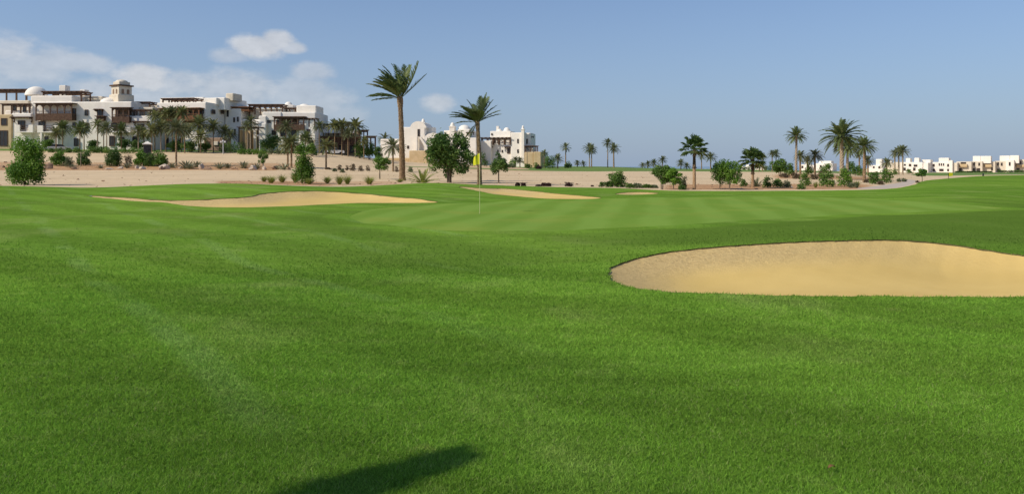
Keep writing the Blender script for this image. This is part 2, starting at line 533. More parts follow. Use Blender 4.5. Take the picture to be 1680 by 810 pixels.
def ground_mats():
    M = {}
    m_, nt, b, out = mat("mown_turf")
    c, tc = lawn_tint(nt)
    b.inputs['Specular IOR Level'].default_value = 0
    nt.put(b.inputs['Base Color'], c)
    n1 = nt.noise(nt.mapping(tc, sc=(1, .55, 1)), 38, 3, .7)
    n2 = nt.noise(tc, 7, 3, .6)
    bump(nt, b, nt.m('ADD', nt.m('MULTIPLY', n1, .45), n2), .8, .05)
    M['turf'] = m_
    m_, nt, b, out = mat("turf_edge_soil")
    tc = nt.n('ShaderNodeTexCoord').outputs['Object']
    nt.put(b.inputs['Base Color'], nt.mix(nt.noise(tc, 30), (.045, .055, .018), (.15, .115, .06)))
    M['edge'] = m_
    m_, nt, b, out = mat("putting_turf")
    tc = nt.n('ShaderNodeTexCoord').outputs['Object']
    sx = nt.n('ShaderNodeSeparateXYZ')
    nt.put(sx.inputs[0], nt.mapping(tc, rot=(0, 0, R(11))))
    wob_ = nt.m('MULTIPLY', nt.noise(tc, .25, 2), .8)
    ph = nt.m('MULTIPLY', nt.m('ADD', sx.outputs[0], wob_), 2 * math.pi / 1.75)
    st = nt.ss(nt.m('SINE', ph), -.8, .8)
    c = nt.mix(st, (.152, .258, .040), (.180, .292, .052))
    c = nt.mix(nt.m('MULTIPLY', nt.ss(nt.noise(tc, .35, 4), .45, .75), .55), c, (.245, .290, .055))
    c = nt.mix(nt.m('MULTIPLY', nt.ss(nt.noise(tc, 2.2, 4, .7), .5, .8), .3), c, (.12, .21, .02))
    b.inputs['Specular IOR Level'].default_value = 0
    nt.put(b.inputs['Base Color'], c)
    bump(nt, b, nt.noise(tc, 30, 3, .7), .3, .02)
    M['green'] = m_
    m_, nt, b, out = mat("bunker_sand")
    tc = nt.n('ShaderNodeTexCoord').outputs['Object']
    at_ = nt.n('ShaderNodeAttribute', attribute_name='face')
    big = nt.noise(tc, .5, 4, .6)
    c = nt.mix(nt.ss(big, .3, .7), (.60, .42, .135), (.65, .465, .160))
    crumb = nt.noise(tc, 11.0, 6, .78)
    spot = nt.ss(nt.noise(tc, 34, 4, .7), .58, .66)
    c2 = nt.mix(nt.ss(crumb, .36, .62), (.50, .355, .16), (.64, .475, .22))  # crumbly sand of the bunker face, its shade mixed into the colour
    c2 = nt.mix(nt.m('MULTIPLY', spot, .55), c2, (.28, .19, .09))
    nt.put(b.inputs['Base Color'], nt.mix(nt.m('MULTIPLY', at_.outputs['Fac'], .8), c, c2))
    h = nt.m('ADD', nt.m('MULTIPLY', nt.noise(tc, 60, 2, .6), .06), nt.m('MULTIPLY', crumb, nt.m('ADD', nt.m('MULTIPLY', at_.outputs['Fac'], .8), .08)))
    bump(nt, b, h, .7, .08)
    M['sand'] = m_
    m_, nt, b, out = mat("desert_sand")
    tc = nt.n('ShaderNodeTexCoord').outputs['Object']
    at_ = nt.n('ShaderNodeAttribute', attribute_name='soil')
    n1 = nt.noise(tc, .08, 5, .6)
    n2 = nt.noise(tc, .9, 5, .65)
    c = nt.mix(nt.ss(n1, .35, .65), (.575, .43, .255), (.64, .485, .295))
    c = nt.mix(nt.m('MULTIPLY', nt.ss(n2, .5, .75), .3), c, (.46, .33, .21))
    n3 = nt.noise(nt.mapping(tc, rot=(0, 0, R(8)), sc=(.06, 1, 1)), .9, 5, .65)
    c = nt.scale(c, nt.lin(nt.ss(n3, .35, .65), 0, 1, .92, 1.06))
    peb = nt.noise(tc, 4.5, 3, .7)
    c = nt.mix(nt.m('MULTIPLY', nt.ss(peb, .64, .72), .35), c, (.33, .23, .14))
    so = nt.mix(nt.ss(n2, .35, .65), (.37, .20, .09), (.50, .31, .16))
    f = nt.ss(nt.m('ADD', at_.outputs['Fac'], nt.m('MULTIPLY', nt.m('SUBTRACT', n2, .5), .8)), .3, .65)
    c = nt.mix(f, c, so)
    nt.put(b.inputs['Base Color'], c)
    bump(nt, b, n2, .6, .25)
    M['desert'] = m_
    m_, nt, b, out = mat("path_paving")
    tc = nt.n('ShaderNodeTexCoord').outputs['Object']
    nt.put(b.inputs['Base Color'], nt.mix(nt.noise(tc, .8, 5), (.40, .33, .26), (.52, .44, .36)))
    M['path'] = m_
    m_, nt, b, out = mat("far_turf")
    tc = nt.n('ShaderNodeTexCoord').outputs['Object']
    c = nt.mix(nt.ss(nt.noise(tc, .06, 4), .35, .65), (.105, .185, .030), (.160, .225, .050))
    c = nt.mix(nt.m('MULTIPLY', nt.ss(nt.noise(tc, .4, 4), .5, .8), .6), c, (.15, .16, .06))
    nt.put(b.inputs['Base Color'], c)
    M['far'] = m_
    m_, nt, b, out = mat("sea_water")
    tc = nt.n('ShaderNodeTexCoord').outputs['Object']
    nt.put(b.inputs['Base Color'], nt.mix(nt.noise(tc, .02, 4), (.10, .16, .21), (.13, .19, .24)))
    b.inputs['Roughness'].default_value = .22
    b.inputs['Specular IOR Level'].default_value = .5
    bump(nt, b, nt.noise(tc, .6, 3), .08, .2)
    M['sea'] = m_
    return M


GM = ground_mats()
ZMAT = {"sand_bunker": 'sand', "putting_green": 'green', "lawn": 'turf', "cart_path": 'path', "fairway": 'far', "hotel_lawn": 'far', "far_lawn": 'far', "sea": 'sea', "desert_ground": 'desert'}
ZLABEL = {0: "large golden sand bunker cut into the near turf at right", 1: "long sand bunker with dark grass lip below the left mound",
          2: "thin pale sand bunker behind the flagstick and putting green", 3: "tiny sliver of sand bunker beyond the green",
          4: "pale striped putting green round the flagstick", 5: "mown green lawn of the golf course in front", 6: "pale grey cart path curving past the right edge of the planting",
          7: "distant green fairway ridge below the sea horizon", 8: "strip of lawn at the foot of the hotel", 9: "far green strip before the low white villas",
          10: "blue sea along the horizon",
          11: "pale sandy desert ground beyond the lawn"}


def soil_mask(x, y):
    u = 840 + F * x / np.maximum(y, 1)
    m = smoothstep(y, 101, 104) * (1 - smoothstep(y, 112, 118)) * (1 - smoothstep(u, 430, 480)) * .95
    m = np.maximum(m, .55 * smoothstep(y, 110, 113) * (1 - smoothstep(y, 121, 127)) * (1 - smoothstep(u, 480, 540)))
    m = np.maximum(m, .9 * smoothstep(y, 53, 55) * (1 - smoothstep(y, 64, 68)) * smoothstep(u, 330, 380) * (1 - smoothstep(u, 500, 600)))
    m = np.maximum(m, .5 * smoothstep(y, 56, 58) * (1 - smoothstep(y, 68, 74)) * smoothstep(u, 500, 560) * (1 - smoothstep(u, 640, 720)))
    m = np.maximum(m, .75 * smoothstep(y, 50.5, 52) * (1 - smoothstep(y, 62, 72)) * smoothstep(u, 1060, 1110) * (1 - smoothstep(u, 1400, 1470)))
    m = np.maximum(m, .7 * smoothstep(y, 80, 88) * (1 - smoothstep(y, 105, 120)) * smoothstep(u, 1240, 1290) * (1 - smoothstep(u, 1440, 1480)))
    m = np.maximum(m, .45 * smoothstep(y, 128, 140) * (1 - smoothstep(y, 200, 220)) * smoothstep(u, 640, 760) * (1 - smoothstep(u, 870, 960)))
    return m


def build_zone_objects():
    objs = []
    for k, (name, f) in enumerate(ZONES):
        if not POLYS[k]:
            continue
        index, vx, faces = {}, [], []
        for p in POLYS[k]:
            fc = []
            for x, y in p:
                key = (round(x, 4), round(y, 4))
                if key not in index:
                    index[key] = len(vx)
                    vx.append(key)
                if not fc or fc[-1] != index[key]:
                    fc.append(index[key])
            if fc[0] == fc[-1]:
                fc.pop()
            if len(fc) > 2:
                faces.append(fc)
        V = np.array(vx)
        x, y = V[:, 0], V[:, 1]
        z = terrain(x, y)
        if k < 4:
            drop = bunker_drop(k, x, y)
            z = z - drop
        verts = np.column_stack([x, y, z]).tolist()
        nf = len(faces)
        if name == "lawn":
            for (a, b) in SKIRT:
                i0 = len(verts)
                for (px, py) in (a, b):
                    zz = tz(px, py)
                    verts.append((px, py, zz + .004))
                    verts.append((px, py, zz - .4))
                faces.append([i0, i0 + 2, i0 + 3, i0 + 1])
            # the lawn goes on behind the camera
            i0 = len(verts)
            verts += [(-160, -60, 0), (160, -60, 0), (160, 1.2, 0), (3.6, 1.2, 0), (-3.6, 1.2, 0), (-160, 1.2, 0)]
            faces += [[i0, i0 + 1, i0 + 2, i0 + 3, i0 + 4, i0 + 5]]
        me = mesh_from(name, verts, faces, [GM[ZMAT[name]]], True)
        nv = len(verts)
        if name == "lawn":
            me.materials.append(GM['edge'])
            for i in range(nf, len(faces) - 1):
                me.polygons[i].material_index = 1
            va = np.array(verts)
            d0 = sdf(BUNKERS[0][0], va[:, 0], va[:, 1], 5)
            dg = sdf(GREEN, va[:, 0], va[:, 1], 5)
            xx, yy = va[:, 0], va[:, 1]
            u = 840 + F * xx / np.maximum(yy, 1)
            r = .85 * smoothstep(u, 760, 1150) * smoothstep(yy, 13.8, 16.2) * (1 - smoothstep(-(dg - 0.9), -.2, .25)) * (1 - smoothstep(yy, 27, 36))
            r = np.maximum(r, .55 * (1 - smoothstep(dg, 1.2, 2.8)) * smoothstep(dg, .7, 1.0) * (1 - smoothstep(yy, 24, 30)) * (1 - smoothstep(u, 700, 900)))
            r = np.maximum(r, .55 * smoothstep(u, 380, 620) * smoothstep(yy, 12.0, 14.5) * (1 - smoothstep(yy, 15, 19)) * (1 - smoothstep(u, 800, 1000)))  # hollow before the green: its shade is painted into the turf
            a = me.attributes.new('rough', 'FLOAT', 'POINT')
            a.data.foreach_set('value', r.astype(np.float32))
        if name == "desert_ground":
            a = me.attributes.new('soil', 'FLOAT', 'POINT')
            a.data.foreach_set('value', soil_mask(x, y).astype(np.float32))
        if k < 4:
            d = -z_bunk(k, x, y)
            cx, cy = BUNKERS[k][0].mean(0)
            back = smoothstep(y - cy + (cx - x) * .45, -1.5, 1.5)
            face = (1 - smoothstep(d, .35, 1.5)) * back * (1 - .65 * smoothstep(x - cx, -1.5, 3.5)) if k == 0 else (1 - smoothstep(d, .7, 2.2)) * back * (1 - smoothstep(x - cx, -1, 3) * .8)  # mask of the crumbly, painted-dark face, strongest on the left
            a = me.attributes.new('face', 'FLOAT', 'POINT')
            a.data.foreach_set('value', face.astype(np.float32))
        o = bpy.data.objects.new(name, me)
        COL.objects.link(o)
        o['kind'] = 'structure'
        o['label'] = ZLABEL[k]
        objs.append(o)
    return objs


build_zone_objects()


def build_grass():
    """Blades of the near turf, one uncountable mass."""
    rng = np.random.default_rng(5)
    N = 620000
    NO = 380000      # thinner cover to either side of the view
    u = rng.uniform(-90, 1770, N)
    uo = rng.uniform(0, 1, NO) ** 1.6 * 1500
    u = np.concatenate([u, np.where(rng.uniform(0, 1, NO) < .5, -90 - uo, 1770 + uo)])
    N += NO
    v = rng.uniform(352, 872, N) + rng.uniform(-18, 18, N)
    Y = F * EYE / (v - HZ)
    X = (u - 840) / F * Y
    keep = rng.uniform(0, 1, N) < smoothstep(v, 372, 445)
    d0 = z_bunk(0, X, Y)
    keep |= (d0 < .16) & (rng.uniform(0, 1, N) < .8)
    dg = sdf(GREEN, X, Y)
    keep &= (d0 > -.03) & (dg > .5)
    X, Y = X[keep], Y[keep]
    n = len(X)
    z = terrain(X, Y) - .004
    h = (.019 + .0009 * Y) * rng.uniform(.5, 1.4, n)
    w = np.maximum(.0028, .00065 * Y) * rng.uniform(.7, 1.3, n)
    th = rng.uniform(0, math.pi, n)
    la = rng.uniform(0, 2 * math.pi, n)
    ln = h * rng.uniform(.1, 1.5, n)
    dx, dy = np.cos(th) * w, np.sin(th) * w
    V = np.empty((n, 3, 3), np.float32)
    V[:, 0] = np.column_stack([X - dx, Y - dy, z])
    V[:, 1] = np.column_stack([X + dx, Y + dy, z])
    V[:, 2] = np.column_stack([X + np.cos(la) * ln, Y + np.sin(la) * ln, z + h])
    me = bpy.data.meshes.new("grass")
    me.vertices.add(3 * n)
    me.vertices.foreach_set('co', V.ravel())
    me.loops.add(3 * n)
    me.loops.foreach_set('vertex_index', np.arange(3 * n, dtype=np.int32))
    me.polygons.add(n)
    me.polygons.foreach_set('loop_start', np.arange(0, 3 * n, 3, dtype=np.int32))
    me.update(calc_edges=True)
    a = me.attributes.new('tone', 'FLOAT', 'POINT')
    a.data.foreach_set('value', np.repeat((.5 + (rng.uniform(0, 1, n) - .5) * (1 - .45 * smoothstep(Y, 5, 11))) * (1 - .25 * smoothstep(Y, 11, 14)) * .999, 3).astype(np.float32))
    u = 840 + F * X / Y
    r = .85 * smoothstep(u, 760, 1150) * smoothstep(Y, 13.8, 16.2)
    r = np.maximum(r, .55 * smoothstep(u, 380, 620) * smoothstep(Y, 12.0, 14.5) * (1 - smoothstep(Y, 15, 19)) * (1 - smoothstep(u, 800, 1000)))  # same painted shade of the hollow, carried on the blades
    a = me.attributes.new('rough', 'FLOAT', 'POINT')
    a.data.foreach_set('value', np.repeat(r, 3).astype(np.float32))
    m_, nt, b, out = mat("grass_blade")
    c, tc = lawn_tint(nt)
    tn = nt.n('ShaderNodeAttribute', attribute_name='tone').outputs['Fac']
    c = nt.scale(c, nt.lin(tn, 0, 1, .85, 2.2))
    c = nt.mix(nt.ss(tn, .90, 1.0), c, (.33, .36, .14))
    di = nt.n('ShaderNodeBsdfDiffuse')
    tr = nt.n('ShaderNodeBsdfTranslucent')
    nt.put(di.inputs[0], c)
    nt.put(tr.inputs[0], c)
    mx = nt.n('ShaderNodeMixShader')
    mx.inputs[0].default_value = .45
    nt.put(mx.inputs[1], di.outputs[0])
    nt.put(mx.inputs[2], tr.outputs[0])
    nt.put(out.inputs[0], mx.outputs[0])
    me.materials.append(m_)
    o = bpy.data.objects.new("grass", me)
    COL.objects.link(o)
    o['kind'] = 'stuff'
    o['label'] = "short mown grass blades covering the near lawn"
    o['category'] = "grass"


build_grass()

# ------------------------------------------------------------------ object helpers
def empty(name, label, cat, loc, rz=0.0, group=None, sc=1.0):
    o = bpy.data.objects.new(name, None)
    o.empty_display_size = 0.2
    o.location = loc
    o.rotation_euler = (0, 0, rz)
    o.scale = (sc, sc, sc) if not isinstance(sc, tuple) else sc
    COL.objects.link(o)
    o['label'] = label
    o['category'] = cat
    if group:
        o['group'] = group
    return o


def child(name, me, parent, label=None):
    o = bpy.data.objects.new(name, me)
    COL.objects.link(o)
    o.parent = parent
    if label:
        o['label'] = label
    return o


def single(name, me, label, cat, loc, rz=0.0, group=None, sc=1.0):
    o = bpy.data.objects.new(name, me)
    o.location = loc
    o.rotation_euler = (0, 0, rz)
    o.scale = (sc, sc, sc) if not isinstance(sc, tuple) else sc
    COL.objects.link(o)
    o['label'] = label
    o['category'] = cat
    if group:
        o['group'] = group
    return o


# ------------------------------------------------------------------ plant materials
def leaf_mat(name, c0, c1, c2=None, trans=.35):
    m_, nt, b, out = mat(name)
    tn = nt.n('ShaderNodeAttribute', attribute_name='tone').outputs['Fac']
    c = nt.mix(tn, c0, c1)
    if c2:
        c = nt.mix(nt.ss(tn, .86, 1.0), c, c2)
    oi = nt.n('ShaderNodeObjectInfo')
    c = nt.scale(c, nt.lin(oi.outputs['Random'], 0, 1, .85, 1.15))
    nt.put(b.inputs['Base Color'], c)
    b.inputs['Roughness'].default_value = .55
    b.inputs['Specular IOR Level'].default_value = .3
    tr = nt.n('ShaderNodeBsdfTranslucent')
    nt.put(tr.inputs[0], c)
    mx = nt.n('ShaderNodeMixShader')
    mx.inputs[0].default_value = trans
    nt.put(mx.inputs[1], b.outputs[0])
    nt.put(mx.inputs[2], tr.outputs[0])
    nt.put(out.inputs[0], mx.outputs[0])
    return m_


def bark_mat(name, c0, c1, scz=3.0):
    m_, nt, b, out = mat(name)
    tc = nt.n('ShaderNodeTexCoord').outputs['Object']
    n1 = nt.noise(nt.mapping(tc, sc=(3, 3, scz)), 3.0, 4, .6)
    nt.put(b.inputs['Base Color'], nt.mix(nt.ss(n1, .35, .65), c0, c1))
    bump(nt, b, n1, .6, .05)
    return m_


LM = {
    'bush': leaf_mat("leaf_mid_green", (.050, .122, .016), (.175, .285, .044), (.22, .30, .07)),
    'bright': leaf_mat("leaf_bright_green", (.060, .155, .014), (.19, .33, .034), (.24, .34, .06)),
    'dark': leaf_mat("leaf_dark_green", (.034, .092, .014), (.140, .232, .040), (.19, .27, .07)),
    'olive': leaf_mat("leaf_grey_olive", (.10, .125, .055), (.20, .225, .11)),
    'purple': leaf_mat("leaf_dark_purple", (.030, .014, .014), (.085, .035, .030)),
    'brown': leaf_mat("leaf_dry_brown", (.10, .07, .04), (.20, .15, .085)),
    'palm': leaf_mat("palm_frond_green", (.085, .125, .036), (.200, .250, .080), (.30, .29, .14), .25),
    'palmdark': leaf_mat("palm_frond_grey", (.105, .130, .058), (.225, .250, .115), (.26, .24, .13), .25),
    'palmyellow': leaf_mat("palm_frond_yellowing", (.12, .148, .052), (.28, .295, .11), (.34, .29, .12), .3),
    'fan': leaf_mat("fan_palm_green", (.045, .085, .020), (.13, .195, .045), (.25, .25, .09), .25),
    'tuft': leaf_mat("tuft_grass", (.18, .235, .035), (.34, .38, .085), (.45, .38, .2), .35),
    'agave': leaf_mat("agave_grey_green", (.16, .18, .105), (.33, .34, .21), (.35, .30, .19), .1),
}
BK = {
    'palm': bark_mat("palm_bark", (.16, .10, .052), (.36, .25, .145), 1.5),
    'pale': bark_mat("pale_palm_bark", (.26, .20, .135), (.42, .34, .24), 1.5),
    'fan': bark_mat("fan_palm_bark", (.30, .18, .095), (.46, .31, .18), .6),
    'skirt': bark_mat("palm_skirt", (.07, .045, .03), (.20, .13, .075), 2.0),
    'tree': bark_mat("tree_bark", (.10, .075, .05), (.22, .17, .12), 1.0),
    'white': bark_mat("whitewashed_bark", (.55, .5, .42), (.7, .66, .58), 1.0),
}


# ------------------------------------------------------------------ plant meshes
def tube(V, Fc, pts, rad, n=8, cap=True):
    """Adds a tapered tube along pts to the vertex and face lists."""
    base = len(V)
    for i, p in enumerate(pts):
        a = Vector(pts[min(i + 1, len(pts) - 1)]) - Vector(pts[max(i - 1, 0)])
        a.normalize()
        s = a.cross(Vector((0.31, .95, .05)))
        if s.length < .05:
            s = a.cross(Vector((1, 0, 0)))
        s.normalize()
        t = a.cross(s)
        for k in range(n):
            ph = 2 * math.pi * k / n
            r = rad[i]
            if not isinstance(r, (int, float)):
                r = r[k]
            V.append(tuple(Vector(p) + (s * math.cos(ph) + t * math.sin(ph)) * r))
    for i in range(len(pts) - 1):
        for k in range(n):
            a, b = base + i * n + k, base + i * n + (k + 1) % n
            Fc.append((a, b, b + n, a + n))
    if cap:
        Fc.append(tuple(base + (len(pts) - 1) * n + k for k in range(n)))


def palm_trunk(H, r0, r1, seed, rings=46, n=14, lean=(0, 0), bulge=1.25, m='palm', scars=.09):
    rng = random.Random(seed)
    pts, rad = [], []
    for i in range(rings + 1):
        t = i / rings
        pts.append((lean[0] * t * t, lean[1] * t * t, -0.25 + (H + .25) * t))
        r = r0 + (r1 - r0) * min(1, t * 1.15)
        if t < .07:
            r *= 1 + 1.2 * (.07 - t) / .07 * .35
        if t > .86:
            r *= 1 + (bulge - 1) * math.sin((t - .86) / .14 * math.pi * .8)
        rad.append([r * (1 + scars * (1 if (i + k) % 2 else -1) + rng.uniform(-.03, .03)) for k in range(n)])
    V, Fc = [], []
    tube(V, Fc, pts, rad, n)
    return mesh_from("palm_trunk", V, Fc, [BK[m]], False)


def frond(V, Fc, T, org, d, L, rng, leaflets, wind=(0, 0), droop=.5, wid=.22, tw=1.0, leaf_w=1.0, t0=.14, t1=1.0):
    """One feather frond: thin midrib with two combs of leaflets."""
    p = Vector(org)
    d = Vector(d).normalized()
    seg = 7
    path, dirs = [p.copy()], [d.copy()]
    for i in range(seg):
        t = (i + 1) / seg
        d = d + Vector((wind[0], wind[1], -droop * (.25 + t))) * (.95 / seg) * 1.6
        d.normalize()
        p = p + d * (L / seg)
        path.append(p.copy())
        dirs.append(d.copy())
    tone = rng.uniform(.1, .9)
    # midrib
    b0 = len(V)
    tube(V, Fc, path, [L * .012 * (1 - .8 * i / seg) + .004 for i in range(seg + 1)], 3, False)
    T += [min(1, tone * .4 + .55)] * (len(V) - b0)
    up0 = Vector((0, 0, 1))
    for k in range(leaflets):
        t = t0 + (t1 - t0) * (k + .5) / leaflets
        f = t * seg
        i = min(int(f), seg - 1)
        q = path[i].lerp(path[i + 1], f - i)
        dd = dirs[i].lerp(dirs[i + 1], f - i).normalized()
        side = dd.cross(up0)
        if side.length < .1:
            side = dd.cross(Vector((rng.uniform(-1, 1), 1, 0)))
        side.normalize()
        up = side.cross(dd)
        ll = L * wid * (math.sin(math.pi * (.16 + .80 * t)) ** .7) * rng.uniform(.85, 1.15)
        for sg in (-1, 1):
            ld = (side * sg * .72 + dd * (.55 + .5 * t) + up * .28 + Vector((wind[0] * .5, wind[1] * .5, -.16)) + Vector((rng.uniform(-.12, .12), rng.uniform(-.12, .12), rng.uniform(-.12, .12)))).normalized()
            w = dd * (L * .62 / leaflets * .55 * leaf_w)
            b = len(V)
            V.extend([tuple(q - w), tuple(q + w), tuple(q + ld * ll * .6 + w * .8 - Vector((0, 0, ll * .03))), tuple(q + ld * ll - Vector((0, 0, ll * .16)))])
            Fc.append((b, b + 1, b + 2))
            Fc.append((b, b + 2, b + 3))
            tt = min(1, max(0, tone + rng.uniform(-.2, .2)))
            T += [tt] * 4


def date_crown(seed, nf, L, leaflets, elev=(82, -18), wind=(0, 0), droop=.5, m='palm', wid=.22, az_list=None, dead=0, leaf_w=1.0):
    rng = random.Random(seed)
    V, Fc, T = [], [], []
    for k in range(nf):
        t = (k + .5) / nf
        if az_list:
            az, el, lf = az_list[k % len(az_list)]
            az, el = R(az), R(el)
        else:
            az = k * 2.39996 + rng.uniform(-.25, .25)
            el = R(elev[0] + (elev[1] - elev[0]) * t ** .85 + rng.uniform(-7, 7))
            lf = 1
        d = (math.cos(az) * math.cos(el), math.sin(az) * math.cos(el), math.sin(el))
        ln = L * rng.uniform(.86, 1.08) * (.8 + .2 * min(1, t * 3)) * lf
        org = (math.cos(az) * L * .03, math.sin(az) * L * .03, -L * .05 * t)
        frond(V, Fc, T, org, d, ln, rng, leaflets, wind, droop * rng.uniform(.8, 1.2), wid, 1, leaf_w)
    for k in range(dead):
        az = rng.uniform(0, 6.28)
        frond(V, Fc, T, (0, 0, -.1 * L), (math.cos(az) * .5, math.sin(az) * .5, -.55), L * .7, rng, leaflets // 2, wind, .5, .14)
    return mesh_from("palm_crown", V, Fc, [LM[m]], False, T)


def fan_crown(seed, nf, L, m='fan'):
    """Washingtonia-like crown: stalks that end in pleated fans."""
    rng = random.Random(seed)
    V, Fc, T = [], [], []
    for k in range(nf):
        t = (k + .5) / nf
        az = k * 2.39996 + rng.uniform(-.3, .3)
        el = R(84 - 108 * t ** .9 + rng.uniform(-8, 8))
        d = Vector((math.cos(az) * math.cos(el), math.sin(az) * math.cos(el), math.sin(el)))
        st = L * rng.uniform(.42, .6)
        p0 = Vector((0, 0, -.12 * L * t))
        p1 = p0 + d * st * .5
        d2 = (d + Vector((0, 0, -.18))).normalized()
        p2 = p1 + d2 * st * .5
        tone = rng.uniform(.1, .8) if t < .82 else rng.uniform(.75, 1)
        b0 = len(V)
        tube(V, Fc, [p0, p1, p2], [.022 * L / 1.2, .016 * L / 1.2, .012 * L / 1.2], 3, False)
        T += [.85] * (len(V) - b0)
        side = d2.cross(Vector((0, 0, 1)))
        if side.length < .1:
            side = Vector((1, 0, 0))
        side.normalize()
        nrm = side.cross(d2)
        fr = L * rng.uniform(.44, .56)
        ns = 15
        for s in range(ns):
            a = R(-118 + 236 * s / (ns - 1))
            dr = d2 * math.cos(a) + side * math.sin(a) + nrm * (.10 if s % 2 else -.02)
            dr.normalize()
            sd = dr.cross(nrm).normalized() * fr * .085
            ln = fr * (1 - .22 * abs(a) / 2.1) * rng.uniform(.88, 1.1)
            mid = p2 + dr * ln * .58
            tip = p2 + dr * ln + Vector((0, 0, -ln * rng.uniform(.10, .34)))
            b = len(V)
            V.extend([tuple(p2), tuple(mid - sd), tuple(tip), tuple(mid + sd + nrm * fr * .03)])
            Fc.append((b, b + 1, b + 2))
            Fc.append((b, b + 2, b + 3))
            T += [min(1, max(0, tone + rng.uniform(-.15, .2)))] * 4
    return mesh_from("fan_crown", V, Fc, [LM[m]], False, T)


def auto_lobes(rx, ry, z0, z1, n, rng, k=(.30, .46), taper=.0):
    L = []
    cz, rz = (z0 + z1) / 2, (z1 - z0) / 2
    for i in range(n):
        while True:
            a = rng.uniform(-1, 1, 3)
            q = (np.abs(a) ** 3.2).sum() ** (1 / 3.2)
            if .3 < q < .97:
                break
        s = rng.uniform(*k)
        f = 1 - taper * (a[2] * .5 + .5)
        a = a * (1 - s * .8)
        L.append((a[0] * rx * f, a[1] * ry * f, cz + a[2] * rz, s * rx * f, s * ry * f, s * rz * rng.uniform(.8, 1.1)))
    return L


def leafcloud(name, lobes, n, size, seed, m, shape=.5, upbias=0.0, holes=.0):
    rng = np.random.default_rng(seed)
    L = np.array(lobes)
    wt = (L[:, 3] * L[:, 4] * L[:, 5]) ** .67
    li = rng.choice(len(L), n, p=wt / wt.sum())
    d = rng.normal(size=(n, 3))
    d /= np.linalg.norm(d, axis=1)[:, None]
    r = rng.uniform(0, 1, n) ** .30 * (1 + .22 * rng.normal(size=n) * (rng.uniform(size=n) < .4))
    C = L[li, :3] + d * L[li, 3:] * r[:, None]
    if holes > 0:
        s0 = 2.2 / max(L[:, 3].max(), .05)
        keep = np.array([noise.noise(Vector(c) * s0 + Vector((seed, 0, 0))) > -.5 + holes for c in C])
        keep &= C[:, 2] > .02
        C, d, li = C[keep], d[keep], li[keep]
        n = len(C)
    nrm = d * .8 + rng.normal(size=(n, 3)) * .55 + np.array([0, 0, .25])
    nrm /= np.linalg.norm(nrm, axis=1)[:, None]
    t = np.cross(nrm, rng.normal(size=(n, 3)))
    t[:, 2] += upbias
    t /= np.linalg.norm(t, axis=1)[:, None]
    b = np.cross(nrm, t)
    sz = size * rng.uniform(.6, 1.4, n)
    V = np.empty((n, 4, 3))
    V[:, 0] = C - t * sz[:, None]
    V[:, 1] = C - b * sz[:, None] * shape + nrm * sz[:, None] * .15
    V[:, 2] = C + t * sz[:, None]
    V[:, 3] = C + b * sz[:, None] * shape + nrm * sz[:, None] * .15
    f = np.arange(4 * n).reshape(n, 4).tolist()
    lt = rng.uniform(0, 1, len(L))
    tone = np.clip(.6 * lt[li] + .5 * rng.uniform(0, 1, n) ** 1.5, 0, 1)
    return mesh_from(name, V.reshape(-1, 3).tolist(), f, [LM[m]], False, np.repeat(tone, 4))


def stem_mesh(H, r, seed, lobes, nl=5, forks=1, spread=.12, m='tree'):
    """Trunk (or several stems) with limbs that reach into the crown."""
    rng = random.Random(seed)
    V, Fc = [], []
    for k in range(forks):
        a = 2 * math.pi * k / forks + rng.uniform(0, 1)
        s = spread if forks > 1 else 0
        bx, by = math.cos(a) * s, math.sin(a) * s
        top = Vector((bx * 3 + rng.uniform(-.1, .1), by * 3 + rng.uniform(-.1, .1), H))
        pts = [Vector((bx, by, -.15)), Vector((bx * 1.3, by * 1.3, H * .35)), Vector((bx * 2, by * 2 + rng.uniform(-.03, .03), H * .7)), top]
        tube(V, Fc, pts, [r * 1.25, r, r * .85, r * .6], 7)
        for j in range(nl):
            lo = lobes[rng.randrange(len(lobes))]
            e = Vector(lo[:3])
            q = pts[2].lerp(top, rng.random())
            mid = q.lerp(e, .5) + Vector((0, 0, .08 * H))
            tube(V, Fc, [q, mid, e], [r * .45, r * .3, r * .12], 5)
    return mesh_from("stem", V, Fc, [BK[m]], True)


def tuft_mesh(seed, n, h, sp, m, w=.012, curve=.5, up=.9):
    rng = np.random.default_rng(seed)
    V, Fc, T = [], [], []
    for i in range(n):
        a = rng.uniform(0, 6.283)
        r0 = rng.uniform(0, .25) * sp
        el = rng.uniform(up * .55, up)
        L = h * rng.uniform(.55, 1.15)
        hd = np.array([math.cos(a), math.sin(a), 0])
        p0 = hd * r0 + np.array([0, 0, -.02])
        p1 = p0 + (hd * math.cos(el * 1.57) + np.array([0, 0, math.sin(el * 1.57)])) * L * .55
        p2 = p1 + (hd * (math.cos(el * 1.57) + curve * .5) + np.array([0, 0, math.sin(el * 1.57) - curve * .75])) * L * .5
        s = np.array([-math.sin(a), math.cos(a), 0]) * w
        b = len(V)
        V += [tuple(p0 - s), tuple(p0 + s), tuple(p1 + s * .9), tuple(p1 - s * .9), tuple(p2)]
        Fc += [(b, b + 1, b + 2, b + 3), (b + 3, b + 2, b + 4)]
        T += [rng.uniform(0, 1)] * 5
    return mesh_from("tuft", V, Fc, [LM[m]], False, T)


